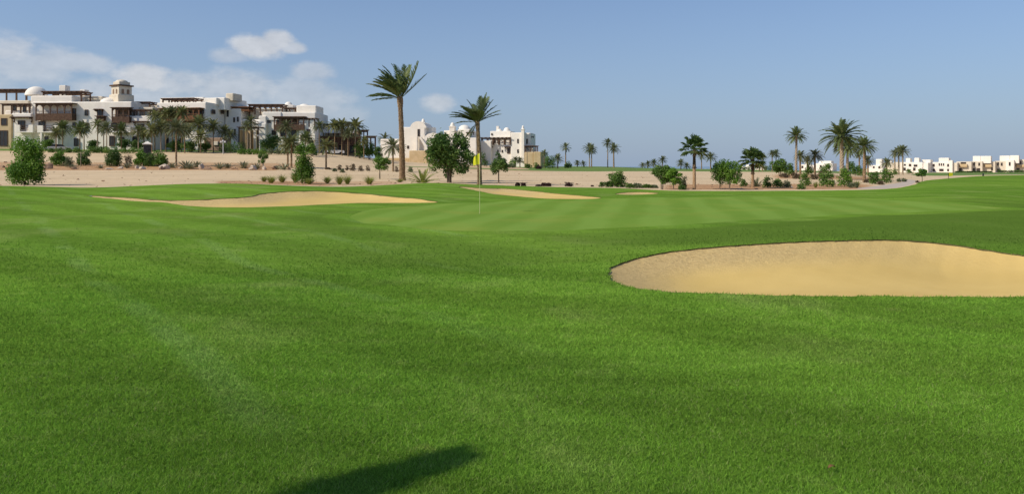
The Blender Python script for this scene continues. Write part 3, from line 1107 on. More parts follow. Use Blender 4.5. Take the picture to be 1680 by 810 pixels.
def agave_mesh(seed, n=26, h=.9):
    rng = random.Random(seed)
    V, Fc, T = [], [], []
    for i in range(n):
        t = (i + .5) / n
        a = i * 2.39996 + rng.uniform(-.15, .15)
        el = R(80 - 66 * t + rng.uniform(-6, 6))
        L = h * rng.uniform(.85, 1.1) * (.75 + .25 * t)
        hd = Vector((math.cos(a), math.sin(a), 0))
        sd = Vector((-math.sin(a), math.cos(a), 0))
        d = hd * math.cos(el) + Vector((0, 0, 1)) * math.sin(el)
        w = .055 * h / .9
        b = len(V)
        p0, p1, p2 = hd * .03, hd * .03 + d * L * .45, hd * .03 + (d * L * .75 + hd * L * .06)
        tip = hd * .03 + d * L + hd * L * .10
        ks = Vector((0, 0, -.04)) * h
        V += [tuple(p0 - sd * w * .8), tuple(p0 + ks), tuple(p0 + sd * w * .8), tuple(p1 - sd * w), tuple(p1 + ks * .6), tuple(p1 + sd * w), tuple(p2 - sd * w * .7), tuple(p2 + ks * .4), tuple(p2 + sd * w * .7), tuple(tip)]
        for q in ((0, 1, 4, 3), (1, 2, 5, 4), (3, 4, 7, 6), (4, 5, 8, 7), (6, 7, 9), (7, 8, 9)):
            Fc.append(tuple(b + x for x in q))
        T += [rng.uniform(0, 1)] * 10
    return mesh_from("agave", V, Fc, [LM['agave']], False, T)


def rock_mats():
    out_ = []
    for nm, a, b_ in (("pale_rock", (.46, .36, .26), (.62, .52, .41)), ("brown_rock", (.23, .14, .085), (.40, .27, .17))):
        m_, nt, b, out = mat(nm)
        tc = nt.n('ShaderNodeTexCoord').outputs['Object']
        n1 = nt.noise(tc, 3.0, 5, .65)
        nt.put(b.inputs['Base Color'], nt.mix(nt.ss(n1, .35, .65), a, b_))
        bump(nt, b, n1, .8, .1)
        out_.append(m_)
    return out_


RKM = rock_mats()


def rock_mesh(seed, sx, sy, sz, m):
    bm = bmesh.new()
    bmesh.ops.create_icosphere(bm, subdivisions=3, radius=1)
    for v in bm.verts:
        c = v.co.normalized()
        k = 1 + .55 * noise.noise(c * 1.3 + Vector((seed * 3.1, 0, 0))) + .22 * noise.noise(c * 3.1 + Vector((0, seed, 0)))
        # a few cleft planes make it angular
        for q in range(5):
            h = Vector((math.sin(seed * 7 + q * 2.1), math.cos(seed * 3 + q * 1.7), math.sin(seed + q * 3.3) * .7)).normalized()
            e = c.dot(h) * k
            if e > .62:
                k *= .62 / e
        v.co = Vector((c.x * sx * k, c.y * sy * k, c.z * sz * k + sz * .25))
    me = bpy.data.meshes.new("rock")
    bm.to_mesh(me)
    bm.free()
    me.materials.append(m)
    return me


# ------------------------------------------------------------------ buildings
def bmat(name, c0, c1, sc=.6, b_=.25):
    m_, nt, b, out = mat(name)
    tc = nt.n('ShaderNodeTexCoord').outputs['Object']
    n1 = nt.noise(tc, sc, 5, .6)
    n2 = nt.noise(nt.mapping(tc, sc=(1, 1, .18)), 2.2, 4, .6)
    c = nt.mix(nt.ss(n1, .35, .65), c0, c1)
    c = nt.mix(nt.m('MULTIPLY', nt.ss(n2, .55, .8), .25), c, tuple(x * .75 for x in c0))
    nt.put(b.inputs['Base Color'], c)
    bump(nt, b, nt.noise(tc, 6, 4, .6), b_, .05)
    return m_


PM = {
    'white': bmat("white_plaster", (.81, .745, .64), (.86, .80, .695)),
    'cream': bmat("cream_plaster", (.62, .54, .41), (.70, .62, .49)),
    'tan': bmat("tan_plaster", (.50, .37, .20), (.58, .44, .26)),
    'brown': bmat("brown_plaster", (.22, .15, .10), (.32, .22, .15)),
    'pink': bmat("pink_plaster", (.60, .44, .33), (.68, .52, .40)),
    'timber': bmat("dark_timber", (.085, .050, .034), (.145, .088, .058), 3.0),
    'redwood': bmat("red_brown_timber", (.15, .07, .035), (.24, .115, .06), 3.0),
    'grey': bmat("weathered_roof", (.20, .19, .15), (.30, .28, .22), 2.0),
    'thatch': bmat("olive_thatch", (.115, .115, .055), (.20, .19, .095), 2.0),
    'cloth': bmat("white_canvas", (.72, .70, .66), (.78, .76, .72)),
    'metal': bmat("dark_metal", (.03, .03, .032), (.06, .06, .062), 3.0),
}


def glass_mat():
    m_, nt, b, out = mat("dark_window_glass")
    tc = nt.n('ShaderNodeTexCoord').outputs['Object']
    nt.put(b.inputs['Base Color'], nt.mix(nt.noise(tc, 1.5, 3), (.018, .018, .02), (.055, .05, .045)))
    b.inputs['Roughness'].default_value = .15
    b.inputs['Specular IOR Level'].default_value = .5
    return m_


PM['glass'] = glass_mat()


class Geo:
    """Collects boxes, domes and bars in local coordinates."""
    def __init__(self):
        self.V, self.F, self.MI, self.mats = [], [], [], []

    def slot(self, m):
        if m not in self.mats:
            self.mats.append(m)
        return self.mats.index(m)

    def box(self, x0, x1, y0, y1, z0, z1, m, bev=0.0):
        s = self.slot(m)
        b = len(self.V)
        if bev <= 0:
            self.V += [(x0, y0, z0), (x1, y0, z0), (x1, y1, z0), (x0, y1, z0), (x0, y0, z1), (x1, y0, z1), (x1, y1, z1), (x0, y1, z1)]
            fs = [(0, 3, 2, 1), (4, 5, 6, 7), (0, 1, 5, 4), (1, 2, 6, 5), (2, 3, 7, 6), (3, 0, 4, 7)]
        else:
            e = min(bev, (x1 - x0) * .3, (y1 - y0) * .3, (z1 - z0) * .3)
            ring = []
            for (cx, cy, sx, sy) in ((x0, y0, 1, 1), (x1, y0, -1, 1), (x1, y1, -1, -1), (x0, y1, 1, -1)):
                a, c = (cx, cy + sy * e), (cx + sx * e, cy)
                m_ = (cx + sx * e * .3, cy + sy * e * .3)
                ring += [a, m_, c] if sx * sy > 0 else [c, m_, a]
            n = len(ring)
            mx, my = (x0 + x1) / 2, (y0 + y1) / 2
            self.V += [(x, y, z0) for x, y in ring] + [(x, y, z1 - e) for x, y in ring]
            for kf, zz in ((.3, z1 - e * .3), (1.0, z1)):
                self.V += [(x + math.copysign(e * kf, mx - x), y + math.copysign(e * kf, my - y), zz) for x, y in ring]
            fs = []
            for l in range(3):
                for k in range(n):
                    p, q = l * n + k, l * n + (k + 1) % n
                    fs.append((p, q, q + n, p + n))
            fs.append(tuple(3 * n + k for k in range(n)))
            fs.append(tuple(reversed(range(n))))
        for f in fs:
            self.F.append(tuple(b + i for i in f))
            self.MI.append(s)

    def dome(self, cx, cy, z0, r, h, m, n=20, rings=7, ry=None):
        s = self.slot(m)
        b = len(self.V)
        ry = ry or r
        for i in range(rings):
            a = math.pi / 2 * i / rings
            for k in range(n):
                p = 2 * math.pi * k / n
                self.V.append((cx + r * math.cos(a) * math.cos(p), cy + ry * math.cos(a) * math.sin(p), z0 + h * math.sin(a)))
        self.V.append((cx, cy, z0 + h))
        for i in range(rings - 1):
            for k in range(n):
                p, q = b + i * n + k, b + i * n + (k + 1) % n
                self.F.append((p, q, q + n, p + n))
                self.MI.append(s)
        for k in range(n):
            self.F.append((b + (rings - 1) * n + k, b + (rings - 1) * n + (k + 1) % n, b + rings * n))
            self.MI.append(s)

    def prism(self, pts, y0, y1, m):
        """Closed outline in x,z extruded along y."""
        s = self.slot(m)
        b = len(self.V)
        n = len(pts)
        self.V += [(x, y0, z) for x, z in pts] + [(x, y1, z) for x, z in pts]
        self.F.append(tuple(b + k for k in range(n)))
        self.F.append(tuple(b + n + k for k in reversed(range(n))))
        self.MI += [s, s]
        for k in range(n):
            q = (k + 1) % n
            self.F.append((b + q, b + k, b + n + k, b + n + q))
            self.MI.append(s)

    def mesh(self, name):
        me = bpy.data.meshes.new(name)
        me.from_pydata(self.V, [], self.F)
        for m in self.mats:
            me.materials.append(PM[m] if isinstance(m, str) else m)
        me.polygons.foreach_set('material_index', self.MI)
        bm = bmesh.new()
        bm.from_mesh(me)
        bmesh.ops.recalc_face_normals(bm, faces=bm.faces)
        bm.to_mesh(me)
        bm.free()
        return me


class Bld:
    """A building whose facade runs through photo column u at distance Y, turned by phi;
    measurements are taken along that facade, heights from its own distance."""
    def __init__(s, name, label, cat, u, Y, phi, group=None, zb=None):
        s.phi = R(phi)
        s.d = (math.cos(s.phi), math.sin(s.phi))
        s.n = (-math.sin(s.phi), math.cos(s.phi))
        s.P = ((u - 840) / F * Y, Y)
        s.z = tz(*s.P) if zb is None else zb
        s.root = empty(name, label, cat, (s.P[0], s.P[1], s.z), s.phi, group)
        s.k = 0
        s.off = None

    def frame(s, u, b, phi):
        """A second facade of the same building: another face, turned to phi."""
        q = object.__new__(Bld)
        a = s.sx(u, b)[0]
        q.phi = R(phi)
        q.d = (math.cos(q.phi), math.sin(q.phi))
        q.n = (-math.sin(q.phi), math.cos(q.phi))
        q.P = (s.P[0] + a * s.d[0] + b * s.n[0], s.P[1] + a * s.d[1] + b * s.n[1])
        q.z, q.root, q.k = s.z, s.root, s.k + 40
        q.off = (a, b, q.phi - s.phi)
        return q

    def add(s, name, me):
        o = child(name, me, s.root)
        if s.off:
            o.location = (s.off[0], s.off[1], 0)
            o.rotation_euler = (0, 0, s.off[2])
        return o

    def sx(s, u, b=0.0):
        t = (u - 840) / F
        px, py = s.P[0] + b * s.n[0], s.P[1] + b * s.n[1]
        a = (t * py - px) / (s.d[0] - t * s.d[1])
        return a, py + a * s.d[1]

    def hz(s, u, v, b=0.0):
        return EYE - (v - HZ) / F * s.sx(u, b)[1] - s.z

    def jig(s):
        s.k += 1
        return s.k * .006

    def span(s, u0, u1, b):
        return s.sx(u0, b)[0], s.sx(u1, b)[0]

    def wall(s, u0, u1, v0, v1, b, dep, m='white', name='wall', bev=.22):
        """Block between photo columns u0..u1 with its top at row v0; bottom at v1 or in the ground."""
        x0, x1 = s.span(u0, u1, b)
        um = (u0 + u1) / 2
        z1 = s.hz(um, v0, b)
        z0 = -2.5 if v1 is None else s.hz(um, v1, b)
        j = s.jig()
        g = Geo()
        g.box(x0 + j * .5, x1 - j * .5, b - j, b + dep + j, z0, z1, m, bev)
        return s.add(name, g.mesh(name))

    def parapet(s, u0, u1, v0, b, dep, m='white', h=.35, t=.3):
        """Raised rim round a flat roof, set a little proud of the wall."""
        x0, x1 = s.span(u0, u1, b)
        z = s.hz((u0 + u1) / 2, v0, b)
        j = s.jig()
        g = Geo()
        g.box(x0 - j, x1 + j, b - j - .02, b + t, z - .05, z + h, m, .06)
        g.box(x0 - j - .003, x0 + t, b + t, b + dep, z - .05, z + h - .01, m, .06)
        g.box(x1 - t, x1 + j + .003, b + t, b + dep, z - .05, z + h - .012, m, .06)
        return s.add('parapet', g.mesh('parapet'))

    def dome(s, u0, u1, vt, vb, b, m='white', name='dome'):
        x0, x1 = s.span(u0, u1, b)
        um = (u0 + u1) / 2
        r = (x1 - x0) / 2
        z1, z0 = s.hz(um, vt, b), s.hz(um, vb, b)
        g = Geo()
        g.dome((x0 + x1) / 2, b, z0 - .02, r, z1 - z0, m)
        me = g.mesh(name)
        me.shade_smooth()
        return s.add(name, me)

    def window(s, u0, u1, v0, v1, b=0.0, frame='timber', name='window', arch=False):
        x0, x1 = s.span(u0, u1, b)
        um = (u0 + u1) / 2
        z1, z0 = s.hz(um, v0, b), s.hz(um, v1, b)
        fw = min(.12, (x1 - x0) * .12)
        g = Geo()
        b = b - .025 - s.jig()
        if arch:
            c, hw = (x0 + x1) / 2, (x1 - x0) / 2
            pts = [(x0, z0), (x1, z0)] + [(c + hw * math.cos(a), z1 - hw + hw * math.sin(a)) for a in [math.pi * k / 8 for k in range(9)]]
            g.prism(pts, b, b + .1, 'glass')
        else:
            g.box(x0 + fw, x1 - fw, b, b + .1, z0 + fw, z1 - fw, 'glass')
            for q in ((x0, x0 + fw, z0, z1), (x1 - fw, x1, z0, z1), (x0 + fw, x1 - fw, z1 - fw, z1), (x0 + fw, x1 - fw, z0, z0 + fw)):
                g.box(q[0], q[1], b - .06, b + .1, q[2], q[3], frame)
            if x1 - x0 > .9:
                g.box((x0 + x1) / 2 - .03, (x0 + x1) / 2 + .03, b - .03, b + .09, z0 + fw, z1 - fw, frame)
        return s.add(name, g.mesh(name))

    def pergola(s, u0, u1, vt, vb, vf, b, dep, n=4, m='timber', back=True, top='timber'):
        """Slatted roof on posts; the posts are sub-parts."""
        x0, x1 = s.span(u0, u1, b)
        um = (u0 + u1) / 2
        zt, z0, zf = s.hz(um, vt, b), s.hz(um, vb, b), s.hz(um, vf, b)
        g = Geo()
        th = max(.12, (zt - z0) * .6)
        g.box(x0, x1, b, b + .22, z0 - .1, z0 + th * .55, m)
        g.box(x0, x1, b + dep - .22, b + dep, z0 - .1, z0 + th * .55, m)
        ns = max(4, int((x1 - x0) / 1.3))
        for i in range(ns + 1):
            x = x0 + (x1 - x0) * i / ns
            g.box(x - .09, x + .09, b - .35, b + dep + .3, z0 + th * .55, z0 + th * .95, top)
        nc = max(3, int(dep / .75))
        for i in range(nc + 1):
            y = b - .25 + (dep + .4) * i / nc
            g.box(x0 - .3, x1 + .3, y - .10, y + .10, z0 + th * .95, z0 + th * 1.25, top)
        p = s.add('pergola', g.mesh('pergola'))
        pg = Geo()
        w = .13
        pg.box(-w, w, -w, w, zf - .3, z0 - .1, m)
        pm = pg.mesh('post')
        for i in range(n):
            x = x0 + w + (x1 - x0 - 2 * w) * (i / max(1, n - 1))
            for y in ((b + .13, b + dep - .13) if back else (b + .13,)):
                q = child('post', pm, p)
                q.location = (x, y, 0)
        return p

    def mashrabiya(s, u0, u1, v0, v1, b, dep, n=4, m='timber', name='timber_balcony', arches=True, solid=.36):
        x0, x1 = s.span(u0, u1, b)
        um = (u0 + u1) / 2
        zt, zb = s.hz(um, v0, b), s.hz(um, v1, b)
        H = zt - zb
        g = Geo()
        g.box(x0, x1, b, b + dep, zb - .18, zb, m)
        g.box(x0, x1, b, b + .12, zb, zb + H * solid, m)
        g.box(x0, x0 + .12, b + .12, b + dep, zb, zb + H * solid, m)
        g.box(x1 - .12, x1, b + .12, b + dep, zb, zb + H * solid, m)
        g.box(x0 - .25, x1 + .25, b - .3, b + dep, zt - .18, zt, m)
        g.box(x0, x1, b + .02, b + .14, zt - .5, zt - .18, m)
        for i in range(n + 1):
            x = x0 + .12 + (x1 - x0 - .24) * i / n
            g.box(x - .12, x + .12, b - .015, b + .16, zb - .35, zt - .18, m)
        g.box(x0 + .02, x1 - .02, b + dep - .05, b + dep - .01, zb, zt - .2, 'brown')  # added dark panel paints the shade inside the balcony
        # balusters above the solid rail, bays filled with screens at the ends
        for i in range(n):
            xa = x0 + .24 + (x1 - x0 - .24) * i / n
            xb = xa + (x1 - x0 - .24) / n - .24
            if arches:
                c, hw = (xa + xb) / 2, (xb - xa) / 2
                zr = zt - .5
                for sg in (-1, 1):
                    g.prism([(c + sg * hw, zr), (c + sg * hw, zr - hw * .9), (c + sg * hw * .75, zr - hw * .35), (c + sg * hw * .3, zr)], b + .03, b + .12, m)
            for k in range(3):
                xk = xa + (xb - xa) * (k + 1) / 4
                g.box(xk - .03, xk + .03, b + .03, b + .09, zb + H * solid, zb + H * (solid + .12), m)
            g.box(xa, xb, b + .02, b + .1, zb + H * (solid + .12), zb + H * (solid + .15), m)
        p = s.add(name, g.mesh(name))
        for i in range(0, n, 2):
            xa = x0 + (x1 - x0) * (i + .2) / n
            xb = x0 + (x1 - x0) * (i + .75) / n
            d = Geo()
            d.box(xa, xb, b + dep - .06, b + dep + .02, zb + .02, zb + H * .78, 'glass')
            d.box(xa - .1, xa, b + dep - .1, b + dep + .02, zb + .02, zb + H * .8, 'redwood')
            d.box(xb, xb + .1, b + dep - .1, b + dep + .02, zb + .02, zb + H * .8, 'redwood')
            child('balcony_door', d.mesh('balcony_door'), p)
        return p

    def balcony(s, u0, u1, v0, v1, b, dep, m='white', name='balcony'):
        x0, x1 = s.span(u0, u1, b)
        um = (u0 + u1) / 2
        zt, zb = s.hz(um, v0, b), s.hz(um, v1, b)
        g = Geo()
        t = .22
        w = x1 - x0
        g.box(x0, x1, b, b + dep, zb - .2, zb, m, .04)
        g.box(x0, x0 + w * .26, b, b + t, zb + .002, zt, m, .05)
        g.box(x1 - w * .26, x1, b, b + t, zb + .002, zt, m, .05)
        g.box(x0, x0 + t, b + t, b + dep, zb + .002, zt - .01, m, .05)
        g.box(x1 - t, x1, b + t, b + dep, zb + .002, zt - .01, m, .05)
        o = s.add(name, g.mesh(name))
        r = Geo()
        for k in range(3):
            zz = zb + (zt - zb) * (.3 + .3 * k)
            r.box(x0 + w * .26, x1 - w * .26, b + .06, b + .14, zz - .05, zz + .05, 'timber')
        child('railing', r.mesh('railing'), o)
        return o

    def awning(s, u0, u1, v0, v1, b, out_=1.2, m='timber'):
        x0, x1 = s.span(u0, u1, b)
        um = (u0 + u1) / 2
        zt, zb = s.hz(um, v0, b), s.hz(um, v1, b)
        g = Geo()
        g.box(x0, x1, b - out_, b, zt - .16, zt, m)
        n = max(3, int((x1 - x0) / .6))
        for i in range(n + 1):
            x = x0 + (x1 - x0) * i / n
            g.box(x - .05, x + .05, b - out_ - .2, b - .002, zt - .28, zt - .16, m)
        for x in (x0 + .15, x1 - .15):
            g.box(x - .08, x + .08, b - .14, b - .003, zb, zt - .28, m)
            g.prism([(x - .06, zb), (x + .06, zb), (x + .06, zb + .3), (x - .06, zb + .3)], b - .4, b - .14, m)
            g.box(x - .06, x + .06, b - out_ * .8, b - .14, zt - .5, zt - .29, m)
        return s.add('awning', g.mesh('awning'))

    def column(s, u0, u1, v0, v1, b, m='white'):
        return s.wall(u0, u1, v0, v1, b, abs(s.span(u0, u1, b)[1] - s.span(u0, u1, b)[0]), m, 'column', .05)

    def finial(s, u0, u1, vt, v0, vb, b, m='white', name='chimney'):
        """Square shaft with a small domed cap."""
        x0, x1 = s.span(u0, u1, b)
        w = x1 - x0
        um = (u0 + u1) / 2
        z1, zm, z0 = s.hz(um, vt, b), s.hz(um, v0, b), s.hz(um, vb, b)
        g = Geo()
        j = s.jig()
        g.box(x0, x1, b - j, b + w, z0, zm, m, .08)
        g.box(x0 - .12, x1 + .12, b - j - .12, b + w + .12, zm - .28, zm - .1, m)
        g.dome((x0 + x1) / 2, b + w / 2, zm - .03, w * .42, z1 - zm, m, 12, 5)
        return s.add(name, g.mesh(name))

# ------------------------------------------------------------------ the hotel on the left
HG = "hotel blocks on the sandy rise"


def hotel_tower_wing():
    A = Bld("hotel_building", "white hotel wing with square domed bell tower and dark timber balconies", "hotel", 120, 168, -3, HG)
    A.wall(52, 216, 167, None, 0, 14)
    A.wall(50, 119, 157, None, .35, 12, 'white')
    A.wall(119, 168, 158, 172, 5, 7, 'cream')
    A.wall(8, 56, 181, None, 1.0, 11)
    A.wall(-60, 20, 188, None, -1.0, 10, 'tan')
    A.window(2, 12, 194, 206, -1.0)
    A.window(0, 13, 214, 240, -1.0, name='dark_opening')
    A.wall(-70, 48, 165, 200, 7, 8, 'cream')
    A.wall(18, 52, 186, None, -.7, 4)
    A.wall(206, 248, 190, None, -.4, 12)
    A.wall(208, 252, 176, 195, 3, 8, 'cream')
    A.dome(44, 76, 142, 157, 6)
    A.dome(166, 194, 160, 170, 3)
    # chimneys
    A.wall(97, 108, 140, 160, 4, 1.6, 'white', 'chimney', .1)
    A.wall(131, 140, 147, 160, 6, 1.5, 'white', 'chimney', .1)
    # roof pergolas
    A.pergola(70, 134, 148, 154, 170, .8, 3.5, 5)
    A.pergola(-40, 44, 145, 150, 166, 8, 3.5, 6)
    A.pergola(3, 49, 169, 173, 186, -.5, 4, 4)
    A.pergola(212, 247, 179, 182, 190, -.2, 4, 4)
    A.pergola(209, 246, 166, 170, 177, 4, 4, 3)
    # timber bays
    A.mashrabiya(58, 118, 169, 196, -1.6, 1.9, 5)
    A.mashrabiya(183, 212, 176, 200, -1.4, 1.4, 3)
    # windows and small balconies
    for q in ((119.5, 125, 178, 189), (139.5, 145, 180, 190), (119.5, 125, 201, 210), (139.5, 146, 202, 211)):
        A.window(*q, b=0)
    for q in ((30, 42, 198, 212), (22, 28, 172, 182), (38, 44, 173, 184)):
        A.window(*q, b=-.7 if q[2] > 190 else 1.0)
    for q in ((64, 75, 199, 215), (98, 108, 200, 214), (74, 80, 224, 240), (122, 129, 227, 240)):
        A.window(*q, b=0)
    A.window(160, 169, 179, 194, 0)
    A.awning(157, 170, 179, 183, 0, .8)
    A.mashrabiya(158, 170, 190, 197, -.9, .9, 2, solid=.8, arches=False)
    A.awning(23, 54, 192, 201, -.7, 1.3)
    A.balcony(25, 54, 205, 216, -2.4, 1.7)
    A.balcony(61, 97, 206, 216, -2.2, 2.2)
    A.column(66, 70, 216.5, None, -2.0)
    A.column(92, 96, 216.5, None, -2.0)
    A.balcony(176, 214, 209, 216, -1.9, 1.9)
    for q in ((183, 193, 201, 214), (199, 208, 201, 214), (180, 189, 223, 240), (197, 204, 225, 240), (218, 228, 224, 240)):
        A.window(*q, b=-.4 if q[0] > 210 else 0)
    A.window(226, 237, 204, 213, -.4)
    A.awning(221, 246, 199, 206, -.4, 1.1)
    A.balcony(222, 246, 212, 219, -2.0, 1.6)
    for q in ((216, 223, 183, 191), (230, 238, 183, 191)):
        A.window(*q, b=-.05)
    # bell tower, turned so that a corner faces the lawn
    T = A.frame(195, 1.5, 58)
    x = T.span(195, 216.5, 0)
    w = x[1] - x[0]
    zt, zc = T.hz(200, 141, 0), T.hz(200, 139, 0)
    g = Geo()
    zb, zs = T.hz(200, 168, 0) - 2, T.hz(200, 155, 0)
    g.box(-.35, w + .35, -.35, w + .35, zb, zs, 'cream', .15)
    g.box(0, w, 0, w, zs - .02, zt, 'cream', .06)
    g.box(-.3, w + .3, -.3, w + .3, zt - .02, zc, 'timber')
    g.box(.25, w - .25, .25, w - .25, zc - .02, zc + .75, 'cream', .1)
    tower = T.add('tower', g.mesh('tower'))
    d = Geo()
    d.dome(w / 2, w / 2, zc + .72, w * .42, T.hz(200, 130.5, 0) - zc - .6, 'cream')
    dm = d.mesh('tower_dome')
    dm.shade_smooth()
    child('tower_dome', dm, tower)
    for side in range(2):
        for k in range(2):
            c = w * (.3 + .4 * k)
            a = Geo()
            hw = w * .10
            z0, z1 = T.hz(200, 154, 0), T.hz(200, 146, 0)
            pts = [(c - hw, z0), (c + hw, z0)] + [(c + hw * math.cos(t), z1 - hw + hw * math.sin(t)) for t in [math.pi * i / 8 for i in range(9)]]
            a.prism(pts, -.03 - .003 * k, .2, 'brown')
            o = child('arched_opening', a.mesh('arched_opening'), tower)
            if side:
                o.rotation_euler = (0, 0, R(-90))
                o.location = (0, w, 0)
    return A


def hotel_middle():
    B = Bld("hotel_building", "cream hotel block with long red brown gallery and pergola roof terrace", "hotel", 300, 172, -10, HG)
    B.wall(257, 338, 168, None, 0, 11, 'white')
    B.wall(240, 259, 172, None, 3, 9, 'cream')
    B.wall(262, 334, 160, 172, 6, 6, 'white')
    B.wall(334, 356, 160.5, 172, 4, 5, 'white')
    B.wall(352, 369, 160, 180, 5, 10, 'white')
    B.wall(370, 383, 153, 165, 7, 4, 'cream', 'chimney')
    B.pergola(266, 318, 160, 164, 173, .6, 3.5, 6)
    B.mashrabiya(262, 327, 177, 197, -1.6, 1.6, 7, 'redwood', 'timber_gallery')
    B.window(331, 335, 180, 187, 0)
    for q in ((270, 278, 205, 216), (288, 296, 205, 216), (306, 313, 204, 216), (268, 277, 226, 242), (292, 300, 227, 242), (326, 333, 205, 214)):
        B.window(*q, b=0)
    B.awning(262, 330, 199, 204, 0, 1.2, 'redwood')
    S = B.frame(338, 0, 80)
    S.window(346, 351, 180, 187, 0)
    S.window(361, 365, 180, 187, 0)
    S.window(343, 349, 206, 215, 0)
    # service shed in front of the end wall
    B.wall(334, 366, 226, None, -3.5, 3.0, 'brown', 'shed')
    B.window(337, 345, 232, 242, -3.5, name='shed_opening')
    B.wall(349, 358, 232, 238, -3.8, .3, 'cream', 'sign_board', .02)
    return B


def hotel_domed():
    C = Bld("hotel_building", "white hotel block with pink dome turret, stepped terraces and dark timber loggia", "hotel", 450, 178, 0, HG)
    C.wall(436, 518, 184, None, 0, 12)
    C.wall(410, 466, 178, None, 2.5, 10, 'cream')
    C.wall(396, 440, 196, None, .5, 9)
    C.wall(424, 437, 190, None, -.6, 5)
    C.wall(430, 462, 183.5, 197, -.2, 3)
    C.wall(486, 519, 173, 210, 2.5, 7)
    C.wall(484, 507, 186, 198, 1.2, 4, 'cream')
    C.wall(490, 517, 196, None, -1.2, 7)
    C.wall(462, 482, 172, 190, 5, 6)
    C.dome(467, 480, 167, 174, 7)
    C.dome(489, 510, 170.5, 178, 5)
    C.dome(414, 436, 196, 203, 0)
    C.wall(414, 437, 202, None, -1.2, 3.5)
    C.pergola(408, 464, 170, 174, 186, 1.2, 3.2, 7)
    C.pergola(464, 486, 176, 179, 186, 3, 4, 3)
    C.mashrabiya(449, 499, 191, 212, -1.7, 1.7, 5)
    C.pergola(497, 517, 193, 196, 206, -1.3, 3, 3)
    C.window(439, 444, 194, 202, 0)
    for q in ((446, 453, 214, 222), (460, 470, 214, 224), (478, 486, 214, 224), (447, 454, 230, 240), (472, 480, 230, 240)):
        C.window(*q, b=0)
    for q in ((503, 509, 212, 219), (493, 499, 222, 230), (506, 514, 226, 236)):
        C.window(*q, b=-1.2)
    C.balcony(499, 517, 220, 229, -2.8, 1.6)
    # white round turret on the left with its own lit face
    T = C.frame(384, .5, -6)
    T.wall(369, 398, 178, None, 0, 7)
    T.wall(371, 392, 170.5, 180, 1, 4.5, 'white')
    T.dome(372, 392, 165.5, 173, 3, 'pink')
    T.mashrabiya(380, 408, 175, 181, -.3, 5, 4, 'redwood', 'roof_railing', False, .2)
    T.window(373, 376.5, 181, 192, 0, arch=True, name='arched_window')
    for q in ((384, 387, 193, 201), (390, 393, 192, 200), (385, 388, 212, 222), (372, 378, 212, 222)):
        T.window(*q, b=0)
    # entrance porch
    T.pergola(391, 424, 207, 211, 242, -3.5, 3.2, 4)
    for u in (393, 402, 411, 420):
        T.wall(u, u + 3.4, 213, None, -3.3, .5, 'tan', 'column', .05)
    T.window(398, 402, 226, 241, 0, arch=True, name='arched_door')
    T.wall(396, 424, 214, None, -.3, 1, 'tan')
    # stair flank that climbs to the turret
    x0, x1 = T.span(366, 392, -4.5)
    g = Geo()
    za, zb = T.hz(368, 214, -4.5), T.hz(390, 240, -4.5)
    g.prism([(x0, zb - 3), (x1, zb - 3), (x1, zb), (x0 + 1, za), (x0, za)], -4.5, -3.9, 'white')
    T.add('stair_wall', g.mesh('stair_wall'))
    return C


def pavilion():
    D = Bld("restaurant_pavilion", "low timber restaurant with flat thatched roof and white pointed awnings", "restaurant", 560, 184, 12)
    D.wall(532, 592, 214, None, 4, 9, 'tan')
    D.pergola(552, 590, 199, 203, 224, 1, 9, 5, 'timber', True, 'thatch')
    D.pergola(530, 556, 202.5, 206, 224, 2, 7, 4, 'timber', True, 'thatch')
    D.pergola(526, 592, 222.5, 225.5, 250, -3, 6, 8, 'timber', True, 'thatch')
    D.pergola(590, 604, 212, 215, 250, 3, 5, 3, 'timber', True, 'grey')
    D.pergola(600, 617, 222, 225, 252, 1, 5, 3, 'timber', True, 'grey')
    for u0, u1 in ((529, 538), (539, 549), (549, 559), (566, 574), (574, 581)):
        x0, x1 = D.span(u0, u1, -.4)
        z0, z1 = D.hz(u0, 218, -.4), D.hz(u0, 208, -.4)
        g = Geo()
        b0 = -.4 - D.jig()
        g.prism([(x0, z0), (x1, z0), (x1, z0 + (z1 - z0) * .3), ((x0 + x1) / 2, z1), (x0, z0 + (z1 - z0) * .3)], b0, b0 + .35, 'cloth')
        D.add('canvas_awning', g.mesh('canvas_awning'))
    D.mashrabiya(527, 592, 226, 236, -2.6, .6, 9, 'timber', 'timber_screen', True, .5)
    for u in (540, 556, 572, 586):
        D.window(u, u + 9, 238, 251, 4, name='opening')
    return D


hotel_tower_wing()
hotel_middle()
hotel_domed()
pavilion()


